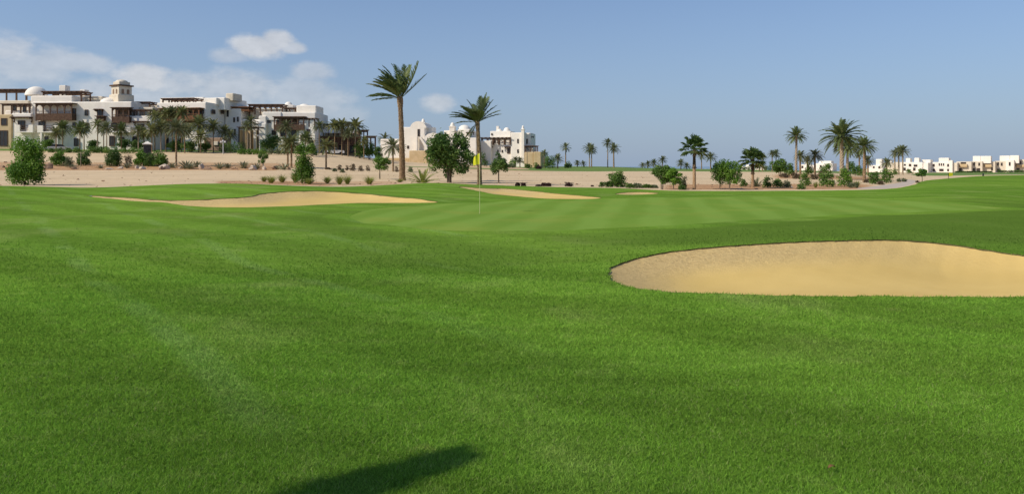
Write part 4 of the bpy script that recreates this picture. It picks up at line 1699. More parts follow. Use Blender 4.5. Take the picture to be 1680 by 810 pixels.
# ------------------------------------------------------------------ white villas in the middle
def villa_vaults():
    E = Bld("villa", "white vaulted villa with leaning buttress and tan garden wall", "villa", 680, 222, -8, "white villas behind the sand")
    E.wall(624, 658, 228, None, 1, 9)
    E.wall(656, 697, 208.5, None, 0, 11)
    x0, x1 = E.span(673, 699, 0)
    g = Geo()
    zb, zt = E.hz(686, 210, 0), E.hz(686, 199, 0)
    c, hw = (x0 + x1) / 2, (x1 - x0) / 2
    g.prism([(x0, zb), (x1, zb)] + [(c + hw * math.cos(t), zb + (zt - zb) * math.sin(t)) for t in [math.pi * i / 14 for i in range(1, 14)]], -.02, 8, 'white')
    E.add('vault', g.mesh('vault'))
    E.finial(690, 697, 194.5, 201, 210, 1.0)
    E.wall(695, 709, 208, 240, 3, 5)
    x0, x1 = E.span(694, 727, -.4)
    zb, zt = E.hz(710, 232, -.4), E.hz(710, 218, -.4)
    c, hw = (x0 + x1) / 2, (x1 - x0) / 2
    g = Geo()
    g.prism([(x0, -2), (x1, -2), (x1, zb)] + [(c + hw * math.cos(t), zb + (zt - zb) * math.sin(t)) for t in [math.pi * i / 14 for i in range(1, 14)]] + [(x0, zb)], -.4, 8, 'white')
    E.add('vault', g.mesh('vault'))
    # leaning buttress with the dark recess behind it
    x0, x1 = E.span(682, 702, -1.6)
    za, zb, zc = E.hz(683, 225, -1.6), E.hz(700, 246, -1.6), E.hz(683, 247, -1.6)
    g = Geo()
    g.prism([(x0 + 1.0, za), (x0 + 1.6, za), (x1 + .5, zb), (x1 + .5, zc - 1), (x1 - .3, zc - 1), (x1 - .5, zb)], -1.6, -.405, 'white')
    g.box(x0, x0 + .5, -1.6, -.42, zc - 1, za + .3, 'white')
    E.add('buttress', g.mesh('buttress'))
    E.window(685, 689, 212, 224, 0)
    E.window(668, 671, 239, 244, 0)
    E.wall(671, 702, 247, None, -3.2, 1.2, 'tan', 'garden_wall')
    E.wall(628, 672, 259, None, -2.2, 1.0, 'tan', 'garden_wall')
    E.finial(737, 746, 200.5, 207, 240, .5)
    E.wall(728, 775, 214, None, 2, 9)
    E.wall(751, 772, 212, None, 0, 7)
    E.dome(752, 772, 205, 213, 3)
    E.wall(766, 782, 226, None, -1, 6)
    E.awning(766, 778, 217, 222, 0, 1.3)
    E.window(758, 764, 226, 236, 0)
    return E


def villa_chimney():
    G = Bld("villa", "white villa with small roof domes, tall slim chimney and brown pergola terrace", "villa", 830, 224, -12, "white villas behind the sand")
    G.wall(803, 842, 226, None, 1.2, 10)
    G.wall(804, 838, 215, 232, 4, 7)
    G.wall(838, 862, 217.5, None, 0, 9)
    G.wall(858, 871, 218, None, 1.5, 8)
    G.wall(788, 806, 231, None, -.6, 7, 'white')
    G.wall(776, 800, 236, None, 2.5, 7, 'white')
    G.dome(826, 837, 209, 216, 6)
    G.dome(816, 824, 211.5, 216, 5)
    G.wall(814, 818.5, 207, 217, 6, .9, 'white', 'chimney', .08)
    G.finial(855, 860, 205.5, 211.5, 265, -.6)
    G.pergola(789, 837, 224.5, 227.5, 236, -.4, 1.7, 6)
    x0, x1 = G.span(822, 836, -.2)
    g = Geo()
    g.prism([(x0, G.hz(822, 234, -.2)), (x0 + .35, G.hz(822, 234, -.2)), (x1, G.hz(836, 226, -.2)), (x1 - .35, G.hz(836, 226, -.2))], -.15, .05, 'timber')
    G.add('brace', g.mesh('brace'))
    for q in ((848.5, 851, 228, 235), (848.5, 851, 245, 251)):
        G.window(*q, b=0)
    for q in ((803.5, 808, 241, 250), (816, 818, 246, 250), (823, 825, 246, 250), (832, 837, 243, 252), (811, 813, 229, 235), (816, 818, 229, 235), (806, 808.5, 219, 222)):
        G.window(*q, b=1.2 if q[2] > 225 else 4)
    G.awning(829, 838, 240.5, 243, 1.2, 1.1)
    G.awning(802, 809, 240, 242, 1.2, .8)
    G.window(862, 866, 228, 236, 1.5)
    G.pergola(861, 880, 238.5, 240.5, 250, -1.5, 3, 3)
    G.wall(861, 875, 243, None, 1.0, 4, 'cream')
    G.wall(860, 876, 249.5, None, -2.0, .8, 'tan', 'garden_wall')
    G.wall(875, 888, 249, None, -2.4, 4.5, 'tan', 'garden_wall')
    G.wall(888, 896, 250, None, 3, 4, 'white')
    G.awning(871, 876, 224, 226, 3, .9)
    return G


villa_vaults()
villa_chimney()


# ------------------------------------------------------------------ far villas on the right
VG = "low far villas along the right horizon"


def far_villa(label, u, phi, walls, wins, Y=372, boxes=(), name="villa"):
    B = Bld(name, label, "villa", u, Y, phi, VG)
    for w in walls:
        B.wall(*w)
    for q in wins:
        B.window(q[0], q[1], q[2], q[3], q[4])
    for f in boxes:
        B.dome(*f)
    return B


far_villa("small white villa with tall stair block, half hidden behind palms and dark bush", 1437, -36,
          [(1426, 1448, 271, None, 0, 9), (1437, 1447, 261, 275, 1, 5), (1420, 1428, 276, None, 1, 7, 'cream')],
          [(1432, 1435, 273, 276, 0), (1441, 1444.5, 273, 276.5, 0)])
far_villa("white villa with two square roof towers beside the three palms", 1495, -38,
          [(1478, 1514, 266, None, 0, 9), (1486, 1493.5, 259.5, 270, 2, 5), (1500, 1508, 259, 270, 2, 5), (1467, 1480, 266, None, 2, 8, 'cream'), (1512, 1527, 262, None, 8, 8), (1512, 1523, 267, None, .5, 8)],
          [(1491, 1495, 269, 273, 0), (1499, 1505, 270, 273.5, 0), (1483, 1486, 269, 272, 0), (1482, 1486, 275, 280, 0), (1498, 1502, 275, 280, 0)])
far_villa("white villa with stepped gable parapet and row of small windows", 1545, -38,
          [(1524, 1561, 266, None, 0, 9), (1540, 1557, 259, 270, .4, 6), (1514, 1527, 262, None, 6, 8), (1557, 1563, 263, None, -.3, 4), (1560, 1571, 267, None, 1, 8, 'cream')],
          [(1530, 1533.5, 269, 273.5, 0), (1540, 1542, 268, 272, 0), (1543.5, 1545.5, 268, 272, 0), (1547, 1549, 268, 272, 0), (1554, 1557, 269, 273.5, 0), (1530, 1534, 277, 281, 0), (1541, 1548, 277, 281, 0), (1554, 1557, 277, 281, 0)])
far_villa("cream villa with sand yellow balconies next to the gabled white villa", 1580, -38,
          [(1569, 1594, 265, None, 0, 9, 'cream'), (1574, 1587, 269, 274, -1.2, 1.3, 'tan', 'balcony')],
          [(1576, 1585, 266, 269, 0), (1572, 1578, 276, 281, 0)])
far_villa("cream villa carrying two pale roof boxes and dark ground floor openings", 1604, -38,
          [(1593, 1612, 264.5, None, 0, 9, 'cream'), (1596, 1609, 256, 268, 1.5, 5), (1609, 1626, 256, 268, 1.6, 5)],
          [(1597, 1600, 266, 272, 0), (1605, 1608, 267, 272, 0), (1596, 1600, 276, 281, 0), (1603, 1608, 276, 281, 0)])
far_villa("plain cream villa with tan balcony between the box roofed villas", 1622, -38,
          [(1612, 1633, 265, None, 0, 9, 'cream'), (1616, 1627, 269, 274, -1.2, 1.3, 'tan', 'balcony')],
          [(1617, 1625, 266, 269, 0), (1626, 1629, 275, 280, 0)])
far_villa("cream villa topped by one broad white roof box", 1648, -38,
          [(1632, 1663, 264, None, 0, 9, 'cream'), (1640, 1657, 255.5, 268, 1.5, 5), (1657, 1672, 255, 268, 1.7, 5), (1650, 1664, 262, None, -.5, 6)],
          [(1636, 1639, 266, 272, 0), (1642, 1645, 267, 272, 0), (1636, 1640, 277, 282, 0), (1655, 1658, 266, 272, -.5)])
far_villa("pale yellow villa cut by the photo edge, with long balcony", 1676, -38,
          [(1664, 1720, 261.5, None, 0, 9, 'cream'), (1668, 1700, 270, 274, -1.2, 1.3, 'tan', 'balcony')],
          [(1669, 1676, 264, 269, 0), (1668, 1673, 276, 281, 0)])
far_villa("white domed villa seen between the palms and green shrubs", 1352, -36,
          [(1338, 1366, 268, None, 0, 9), (1350, 1364, 264, 272, 1, 5), (1330, 1342, 271, None, 2, 8)],
          [(1345, 1348, 271, 275, 0), (1358, 1361, 270, 274, 0)], 360, [(1343, 1352, 263.5, 268.5, 3)])
far_villa("white villa almost hidden behind the tallest single palm", 1318, -36,
          [(1312, 1330, 270, None, 0, 9), (1320, 1327, 266, 274, 1, 4)], [(1315, 1318, 272, 276, 0)], 365)
far_villa("tiny white house low on the horizon left of leaning tree", 1242, -30,
          [(1238, 1254, 272, None, 0, 8), (1243, 1249, 268, 275, 1, 4)], [(1241, 1243, 274, 277, 0)], 380)
far_villa("low white house beyond the pointed green bushes", 1222, -30,
          [(1213, 1232, 273, None, 0, 8), (1224, 1229, 270, 275, 1, 4)], [(1217, 1219, 275, 277, 0)], 390)
far_villa("cream house between slender palms and white towered villa", 1456, -36,
          [(1448, 1467, 267, None, 2, 8, 'cream'), (1455, 1463, 263, 270, 3, 4)], [(1452, 1455, 270, 274, 2)], 385)

# ------------------------------------------------------------------ palms
rngp = random.Random(77)


def px(Y, n):
    return n * Y / F


def date_palm(label, u, Y, vtop, half, trunk_mesh_args, crown_me, group=None, rz=0.0, name="date_palm", vjoin=None):
    """Palm with its own trunk; vjoin is the photo row where the fronds leave the trunk."""
    x, y, z = at(u, Y)
    H = EYE - (vjoin - HZ) / F * Y - z
    o = empty(name, label, "palm tree", (x, y, z), 0, group)
    child("trunk", palm_trunk(H, **trunk_mesh_args), o)
    c = child("crown", crown_me, o)
    c.location = (trunk_mesh_args.get('lean', (0, 0))[0], trunk_mesh_args.get('lean', (0, 0))[1], H - .05)
    c.rotation_euler = (0, 0, rz)
    return o


# the tall palm left of the flag: windswept towards the left
az1 = []
r_ = random.Random(4)
for k in range(31):
    az1.append((r_.uniform(100, 260), r_.uniform(38, 88), r_.uniform(.85, 1.05)))
az1 += [(178, 20, .82), (185, 14, .86), (172, 28, .8), (12, 66, 1.05), (-5, 50, 1.1), (4, 38, 1.1), (8, 58, 1.08), (40, 76, 1.02), (-30, 80, 1.05), (170, 5, .9), (80, 60, .9), (-80, 62, .9), (250, 45, .9), (120, 50, .9)]
tall_crown = date_crown(3, len(az1), 3.5, 44, wind=(-.42, .03), droop=.30, m='palm', wid=.25, az_list=az1, leaf_w=1.45)
date_palm("tallest date palm, windswept crown leaning left, thick scarred trunk, left of the flag", 660, 75, 100, 42,
          dict(r0=.285, r1=.215, seed=1, rings=70, n=16, lean=(-.25, 0), bulge=1.28, m='palm', scars=.17), tall_crown, "two large palms near the flagstick", 0, "date_palm", 158)
az2 = []
r_ = random.Random(9)
for k in range(22):
    az2.append((r_.uniform(60, 300), r_.uniform(28, 86), r_.uniform(.85, 1.05)))
az2 += [(5, 27, .9), (-8, 34, .9), (14, 45, .95), (30, 62, 1), (-40, 62, 1), (10, 56, 1), (172, 38, .9), (185, 30, .9), (176, 12, .75), (200, -55, .8), (160, -70, .75), (2, 68, 1.02), (18, 76, 1)]
short_crown = date_crown(6, len(az2), 2.42, 42, wind=(-.20, .03), droop=.42, m='palm', wid=.26, az_list=az2, leaf_w=1.6)
date_palm("second big date palm, darker and shorter, standing directly behind the yellow flag", 787, 62, 150, 35,
          dict(r0=.19, r1=.14, seed=2, rings=56, n=14, lean=(-.2, 0), bulge=1.3, m='palm', scars=.17), short_crown, "two large palms near the flagstick", 0, "date_palm", 198)

# shared crowns of one metre frond length, scaled per palm
CR_MID = [date_crown(20 + i, 52, 1.0, 26, (84, -34), (-.10, 0), .70, 'palm', .23, None, 2, 1.6) for i in range(3)]
CR_YEL = [date_crown(30 + i, 44, 1.0, 22, (80, -38), (-.05, 0), .7, 'palmyellow', .24, None, 4, 1.6) for i in range(2)]
CR_DRK = [date_crown(40 + i, 44, 1.0, 22, (80, -38), (-.05, 0), .7, 'palmdark', .24, None, 3, 1.6) for i in range(2)]
CR_FAR = [date_crown(50 + i, 34, 1.0, 14, (82, -34), (-.05, 0), .6, 'palmdark', .28, None, 1, 1.6) for i in range(3)]
TR = {k: [palm_trunk(6.0, .20, .15, 60 + i, 30, 10, ((i - .5) * .12, .05), 1.35, k, .10) for i in range(2)] for k in ('palm', 'pale')}


def palm(label, u, Y, vjoin, half, crowns, bark='palm', group=None, thick=.75, lift=.86, name="date_palm"):
    """Date palm from the shared meshes: vjoin = row of the crown's heart, half = half crown width in px."""
    x, y, z = at(u, Y)
    H = EYE - (vjoin - HZ) / F * Y - z
    L = px(Y, half) * 1.15
    o = empty(name, label, "palm tree", (x, y, z), rngp.uniform(0, 6.28), group)
    t = child("trunk", rngp.choice(TR[bark]), o)
    t.scale = (thick, thick, (H - L * .02) / 6.0)
    c = child("crown", rngp.choice(crowns), o)
    c.location = (0, 0, H - L * .04)
    c.scale = (L, L, L)
    c.rotation_euler = (0, 0, rngp.uniform(0, 6.28))
    return o


GR = "date palms around the right planting"
palm("tall slim date palm with small compact crown, left of the biggest right hand palm", 1306, 100, 222, 17, CR_MID, 'pale', GR, .9)
palm("largest date palm of the right planting, wide drooping crown above green bushes", 1381, 84, 222, 33, CR_MID, 'pale', GR, 1.25)
palm("shorter date palm whose crown spreads right under the largest right palm crown", 1390, 92, 241, 22, CR_MID, 'pale', GR, .9)
palm("date palm right of the largest one, with dark lower trunk and open crown", 1418, 76, 239, 20, CR_MID, 'palm', GR, .85)
palm("short dark date palm just right of the slim tall palm trunk", 1313, 104, 255, 12, CR_DRK, 'palm', GR)
palm("short dark date palm with loose leaning crown above the white domed villa", 1337, 102, 254, 14, CR_DRK, 'palm', GR)
palm("small yellowing date palm between two short dark palms", 1325, 108, 262, 9, CR_YEL, 'palm', GR)
palm("small dark palm crown behind and left of the dark trunked palm", 1410, 130, 254, 8, CR_FAR, 'palm', GR)
palm("low bushy palm in front of the small white villa with stair block", 1424, 140, 263, 11, CR_DRK, 'palm', GR)
palm("shaggy low palm right of the small white villa", 1455, 150, 266, 11, CR_DRK, 'palm', GR)
GT = "three palms in a row before the far villas"
palm("leftmost and lowest palm of the close trio before the far villas", 1468, 170, 251, 9, CR_FAR, 'pale', GT, .95)
palm("middle palm of the close trio before the far villas", 1474.5, 172, 248, 11, CR_FAR, 'pale', GT, .95)
palm("right hand palm of the close trio, crown spreading furthest right", 1481, 168, 247, 12, CR_FAR, 'pale', GT, .95)
GF = "far palms against the sky"
palm("lone far palm standing right of the green bushes by the chimney villa", 928, 205, 241, 9, CR_FAR, 'palm', GF, .9)
palm("pale trunked far palm, left one of a crossing pair on the fairway ridge", 967, 215, 243, 11, CR_FAR, 'pale', GF, .85)
palm("darker trunked palm touching the pale one on the fairway ridge", 970.5, 212, 245, 10, CR_FAR, 'palm', GF, .85)
palm("taller thin palm of the leaning pair near the middle of the horizon", 997, 215, 234, 9, CR_FAR, 'palm', GF, .75)
palm("thicker palm overlapping the thin one near the middle of the horizon", 1007, 213, 243, 11, CR_FAR, 'palm', GF, 1.1)
palm("short leafy palm beside white villa's tan wall, left of the lone far palm", 915, 200, 260, 10, CR_FAR, 'palm', GF, .85)
palm("palm with dark crown right behind the tan garden wall of the chimney villa", 893, 212, 251, 7, CR_FAR, 'palm', GF)
palm("tiny palm sprouting on the ridge left of the crossing palm pair", 947, 225, 267, 6, CR_FAR, 'palm', GF)
palm("tiny low palm immediately left of the crossing palm pair", 957, 228, 268, 6, CR_FAR, 'palm', GF)
palm("far palm poking up behind the left round tree of the green pair", 1087, 200, 262, 8, CR_FAR, 'palm', GF)
palm("small bushy palm just right of the green tree pair", 1117, 205, 267, 8, CR_FAR, 'palm', GF)
palm("low palm clump between the green tree pair and tall fan palm", 1127, 205, 272, 7, CR_FAR, 'palm', GF)
palm("thin far palm just right of the tall fan palm trunk", 1151, 230, 257, 7, CR_FAR, 'palm', GF, .85)
palm("thicker far palm between tall fan palm and pointed bushes", 1166, 215, 257, 10, CR_FAR, 'palm', GF, .9)
palm("left palm of the small grey pair above the leaning green tree", 1267, 190, 252, 8, CR_FAR, 'palm', GF)
palm("right palm of the small grey pair above the leaning green tree", 1273, 192, 252, 9, CR_FAR, 'palm', GF)
palm("small palm half hidden behind the second fan palm's brown trunk", 1251, 195, 257, 8, CR_YEL, 'palm', GF)
palm("squat dry palm with hanging brown leaves behind second fan palm", 1246, 180, 270, 9, CR_YEL, 'palm', GF)
for lab, u, Y, v, h in (("leftmost low palm clump on the fairway ridge before the tree pair", 1054, 240, 271, 6),
                        ("middle low palm clump on the fairway ridge before the tree pair", 1063, 238, 269, 7),
                        ("rightmost and highest low palm clump left of the tree pair", 1073, 236, 267, 8)):
    palm(lab, u, Y, v, h, CR_FAR, 'palm', "low palm clumps on the ridge")
GM_ = "palms near the white vaulted villa"
palm("dark young date palm with bare grey trunk before the low white villa wall", 645, 110, 239, 20, CR_DRK, 'palm', GM_, .7)
palm("dark palm crown rising behind the low white wing of the vaulted villa", 631, 236, 226, 12, CR_DRK, 'palm', GM_)
palm("low twin crowned palm in front of the slim chimney villa", 846, 200, 262, 8, CR_DRK, 'palm', GM_)
palm("small palm right next to the low twin crowned palm by the villa", 853, 202, 262, 7, CR_DRK, 'palm', GM_)

GH = "palms in front of the hotel"
for lab, u, Y, v, h, cr, bk in (
        ("yellowish bushy palm below the hotel's left column and balcony", 92, 153, 217, 13, CR_YEL, 'palm'),
        ("taller green palm before the hotel's lower balcony windows", 103, 158, 209, 14, CR_MID, 'palm'),
        ("full green palm with low hanging fronds left of the stake tree", 131, 154, 213, 15, CR_MID, 'palm'),
        ("dark slender palm directly behind the full green palm", 138, 162, 207, 12, CR_DRK, 'palm'),
        ("leftmost of three pale trunked palms before the awning window", 160, 157, 203, 11, CR_YEL, 'pale'),
        ("middle pale trunked palm below the awning window, thin crown", 170, 158, 212, 11, CR_DRK, 'pale'),
        ("rightmost pale trunked palm of the three, crown grey green", 175, 155, 208, 12, CR_DRK, 'pale'),
        ("round green palm below the bell tower's timber balcony", 199, 158, 212, 13, CR_MID, 'palm'),
        ("pale trunked palm with light crown right below the tower wing terrace", 227, 156, 214, 12, CR_YEL, 'pale'),
        ("small dense palm left of the dark kiosk, low crown", 236, 160, 220, 12, CR_MID, 'palm'),
        ("tall thin palm at the gap between tower wing and gallery block", 254, 162, 189, 13, CR_YEL, 'palm'),
        ("shaggy palm directly above the white roofed kiosk", 249, 155, 212, 14, CR_YEL, 'palm'),
        ("greyish palm to the right of the kiosk with pale trunk", 264, 156, 207, 15, CR_YEL, 'pale'),
        ("tall grey palm before the left end of the red brown gallery", 272, 160, 186, 14, CR_YEL, 'palm'),
        ("tall grey palm before the middle of the red brown gallery", 283, 161, 184, 13, CR_DRK, 'palm'),
        ("tall grey palm before the right end of the red brown gallery", 298, 160, 183, 14, CR_YEL, 'palm'),
        ("low spreading dark palm behind the big dark palm trunk", 303, 153, 213, 16, CR_DRK, 'palm'),
        ("green grey palm covering the lower corner of the gallery block", 326, 157, 203, 19, CR_YEL, 'palm'),
        ("short palm with arching fronds beneath the green grey palm", 329, 153, 223, 15, CR_YEL, 'palm'),
        ("neat single palm before the shaded end wall of the gallery block", 350, 158, 206, 14, CR_YEL, 'palm'),
        ("bright low palm left of the stair that climbs to the pink dome", 369, 160, 215, 13, CR_YEL, 'palm'),
        ("small dark palm on the stair slope below the pink dome turret", 378, 158, 221, 11, CR_DRK, 'palm'),
        ("curved pale trunk palm with round grey crown before the porch", 411, 157, 198, 13, CR_DRK, 'pale'),
        ("second pale trunk palm in front of the porch, crown hanging lower", 406, 155, 206, 10, CR_DRK, 'pale'),
        ("faint grey palm before the dark timber loggia", 469, 160, 207, 13, CR_DRK, 'palm'),
        ("dark palm at the right corner of the domed hotel block", 524, 172, 206, 12, CR_DRK, 'palm'),
        ("low palm below the right corner terraces of the domed block", 502, 155, 226, 14, CR_MID, 'palm'),
        ("tall palm before the left side of the thatched pavilion", 549, 168, 205, 13, CR_YEL, 'palm'),
        ("tall palm before the middle of the thatched pavilion", 561, 169, 205, 14, CR_YEL, 'palm'),
        ("tall palm with pale trunk before the right side of the pavilion", 583, 168, 206, 16, CR_YEL, 'pale'),
        ("shorter shaggy palm between the pale canvas awnings of the pavilion", 571, 167, 219, 11, CR_DRK, 'palm'),
        ("low palm at the pavilion's right end beside the green tree", 597, 166, 231, 10, CR_YEL, 'palm')):
    palm(lab, u, Y, v, h * 1.08, cr, bk, GH, .62)
GB = "palms along the rocky bank"
palm("big dark palm with heavy crown and brown trunk on the rocky bank", 289, 112, 209, 21, CR_DRK, 'palm', GB, .75)
palm("left palm of the twin palms on the bank, yellow green crown", 472, 112, 236, 18, CR_YEL, 'palm', GB, .75)
palm("right palm of the twin palms on the bank, crown touching its twin", 478, 111, 233, 19, CR_YEL, 'palm', GB, .75)
palm("single palm with thin brown trunk right of the pointed green tree", 535, 113, 238, 17, CR_YEL, 'palm', GB, .7)

# fan palms
for lab, u, Y, vj, r, seed, r0, r1 in (("tall fan palm with smooth orange brown trunk and dark upper collar", 1139, 52, 243, 1.12, 3, .125, .075),
                                       ("shorter fan palm with leafy crown and orange trunk in the right bed", 1235, 54, 261, 1.12, 8, .110, .08)):
    x, y, z = at(u, Y)
    H = EYE - (vj - HZ) / F * Y - z
    o = empty("fan_palm", lab, "fan palm", (x, y, z), 0, "fan palms at the lawn edge")
    split = .60
    child("trunk", palm_trunk(H * split, r0, r0 * .85, seed, 24, 12, (0, 0), 1.0, 'fan', .03), o)
    sk = child("trunk_collar", palm_trunk(H * (1 - split), r0 * .95, r1, seed + 1, 26, 12, (0, 0), 1.15, 'skirt', .20), o)
    sk.location = (0, 0, H * split)
    c = child("crown", fan_crown(seed, 27, r), o)
    c.location = (0, 0, H - .02)

# a palm behind the photographer whose frond shadow falls on the near turf
kx, ky = math.cos(SUN_EL) / math.sin(SUN_EL) * -sh.x, math.cos(SUN_EL) / math.sin(SUN_EL) * -sh.y
HB = 5.2
bx, by = -2.68 - HB * kx, 2.33 - HB * ky
o = empty("date_palm", "date palm standing behind the viewpoint, throwing a frond shadow over the lawn", "palm tree", (bx, by, 0), 0, "two large palms near the flagstick")
o["group"] = "palm behind the viewpoint"
child("trunk", palm_trunk(HB, .24, .18, 12, 40, 12, (0, 0), 1.25, 'palm', .1), o)
azb = [(200, 30, .8), (230, 15, .8), (260, 30, .8), (290, 15, .8), (320, 0, .8), (345, -20, .6), (180, 50, .8), (215, 60, .8), (270, 60, .8), (300, 30, .8), (170, 10, .6), (250, 70, .8)]
cb = child("crown", date_crown(15, len(azb), 1.25, 30, wind=(0, 0), droop=.6, m='palm', wid=.2, az_list=azb), o)
cb.location = (0, 0, HB - .05)
for dr, ln, sd, wd, ta, tb in (((.755, .69, .44), 3.0, 2, .125, .50, .90), ((.75, .69, .43), 2.7, 4, .045, .12, 1.0), ((.93, .33, .42), 3.55, 3, .11, .4, .92)):
    V_, F_, T_ = [], [], []
    frond(V_, F_, T_, (0, 0, 0), dr, ln, random.Random(sd), 60, (.0, .0), .42, wd, 1, 2.2, ta, tb)
    fr = child("frond", mesh_from("frond", V_, F_, [LM['palm']], False, T_), o)
    fr.location = (0, 0, HB - .1)

# ------------------------------------------------------------------ leafy trees
def leafy(label, u, Y, vt, half, leaf, n, size, seed, trunk_v=None, forks=1, name="tree", cat="tree", group=None, nl=16, holes=.25, taper=.0, r=.06, bark='tree', upb=0.0, k=(.24, .38), zlow=None, vb=None, spread=.12, fill=False):
    """Tree or bush at photo column u; top row vt; half width in px; crown bottom given by row zlow."""
    x, y, z = at(u, Y)
    H = EYE - (vt - HZ) / F * Y - z
    w = px(Y, half) * 1.07
    z0 = .05 if zlow is None else max(.05, EYE - (zlow - HZ) / F * Y - z)
    rng = np.random.default_rng(seed)
    lobes = auto_lobes(w, w * .95, z0, H, nl, rng, k, taper)
    lobes.append((0, 0, (z0 + H) / 2, w * .5, w * .5, (H - z0) * .36))
    if cat != "tree" or fill:
        for q in range(6):
            a_ = q * 1.05 + rng.uniform(0, .5)
            lobes.append((math.cos(a_) * w * .55, math.sin(a_) * w * .55, H * .22, w * .36, w * .36, H * .22))
    o = empty(name, label, cat, (x, y, z), 0, group)
    child("trunk" if cat == "tree" else "stem", stem_mesh(z0 + (H - z0) * .45, r, seed, lobes, 5, forks, spread, bark), o)
    child("crown" if cat == "tree" else "foliage", leafcloud("foliage", lobes, n, size, seed, leaf, .5, upb, holes), o)
    return o


leafy("large dense dark green tree left of the flagstick, multi stemmed", 737, 71, 211, 41, 'dark', 9000, .13, 11, None, 4, nl=26, holes=.17, zlow=294, r=.09, k=(.22, .36))
leafy("bright green egg shaped tree at the far left edge of the lawn", 43, 57, 218, 32, 'bright', 11000, .085, 12, None, 3, nl=24, holes=.08, zlow=303, fill=True, r=.05, k=(.24, .38))
leafy("narrow pointed bright green tree beyond the long sand bunker", 498, 61, 233, 20, 'bright', 4200, .08, 13, None, 2, nl=22, holes=.08, zlow=300, fill=True, taper=.35, k=(.3, .45))
leafy("small round headed tree with bare trunk left of the tallest palm", 623, 78, 252, 17, 'bush', 2400, .095, 14, None, 1, nl=13, holes=.22, zlow=283, r=.06)
leafy("young round tree on thin trunk right of the yellow flag", 818, 71, 247, 17, 'dark', 2600, .09, 15, None, 1, nl=12, holes=.24, zlow=288, r=.06)
GP = "paired bushy trees at the lawn edge on the right"
leafy("left tree of the rounded green pair left of the tall fan palm", 1086, 52.5, 266, 19, 'bush', 3400, .065, 16, None, 2, "tree", "tree", GP, 16, .15, zlow=303, r=.035, spread=.06)
leafy("right, lower tree of the rounded green pair left of the tall fan palm", 1105, 51.5, 272, 15, 'bright', 2400, .062, 17, None, 1, "tree", "tree", GP, 13, .15, zlow=305, r=.035)
leafy("left, darker tree of the pointed pair between the two fan palms", 1181, 51.5, 264, 15, 'dark', 2600, .062, 18, None, 1, "tree", "tree", GP, 15, .15, zlow=306, r=.035)
leafy("right, taller spiky topped tree of the pair between the fan palms", 1197, 51, 258, 20, 'bright', 4000, .062, 19, None, 1, "tree", "tree", GP, 18, .12, zlow=305, r=.04, upb=1.0)
leafy("leaning bushy green tree on the slope right of the second fan palm", 1280, 95, 256, 15, 'bush', 2400, .105, 20, None, 2, "tree", "tree", GP, 13, .15, zlow=285, taper=-.35, r=.05)
leafy("small leaning tree at the bend of the grey cart path", 1513, 67, 274, 9, 'bush', 1100, .075, 21, None, 1, "tree", "tree", GP, 10, .2, zlow=292, r=.03)
GS_ = "green bushes in the right planting"
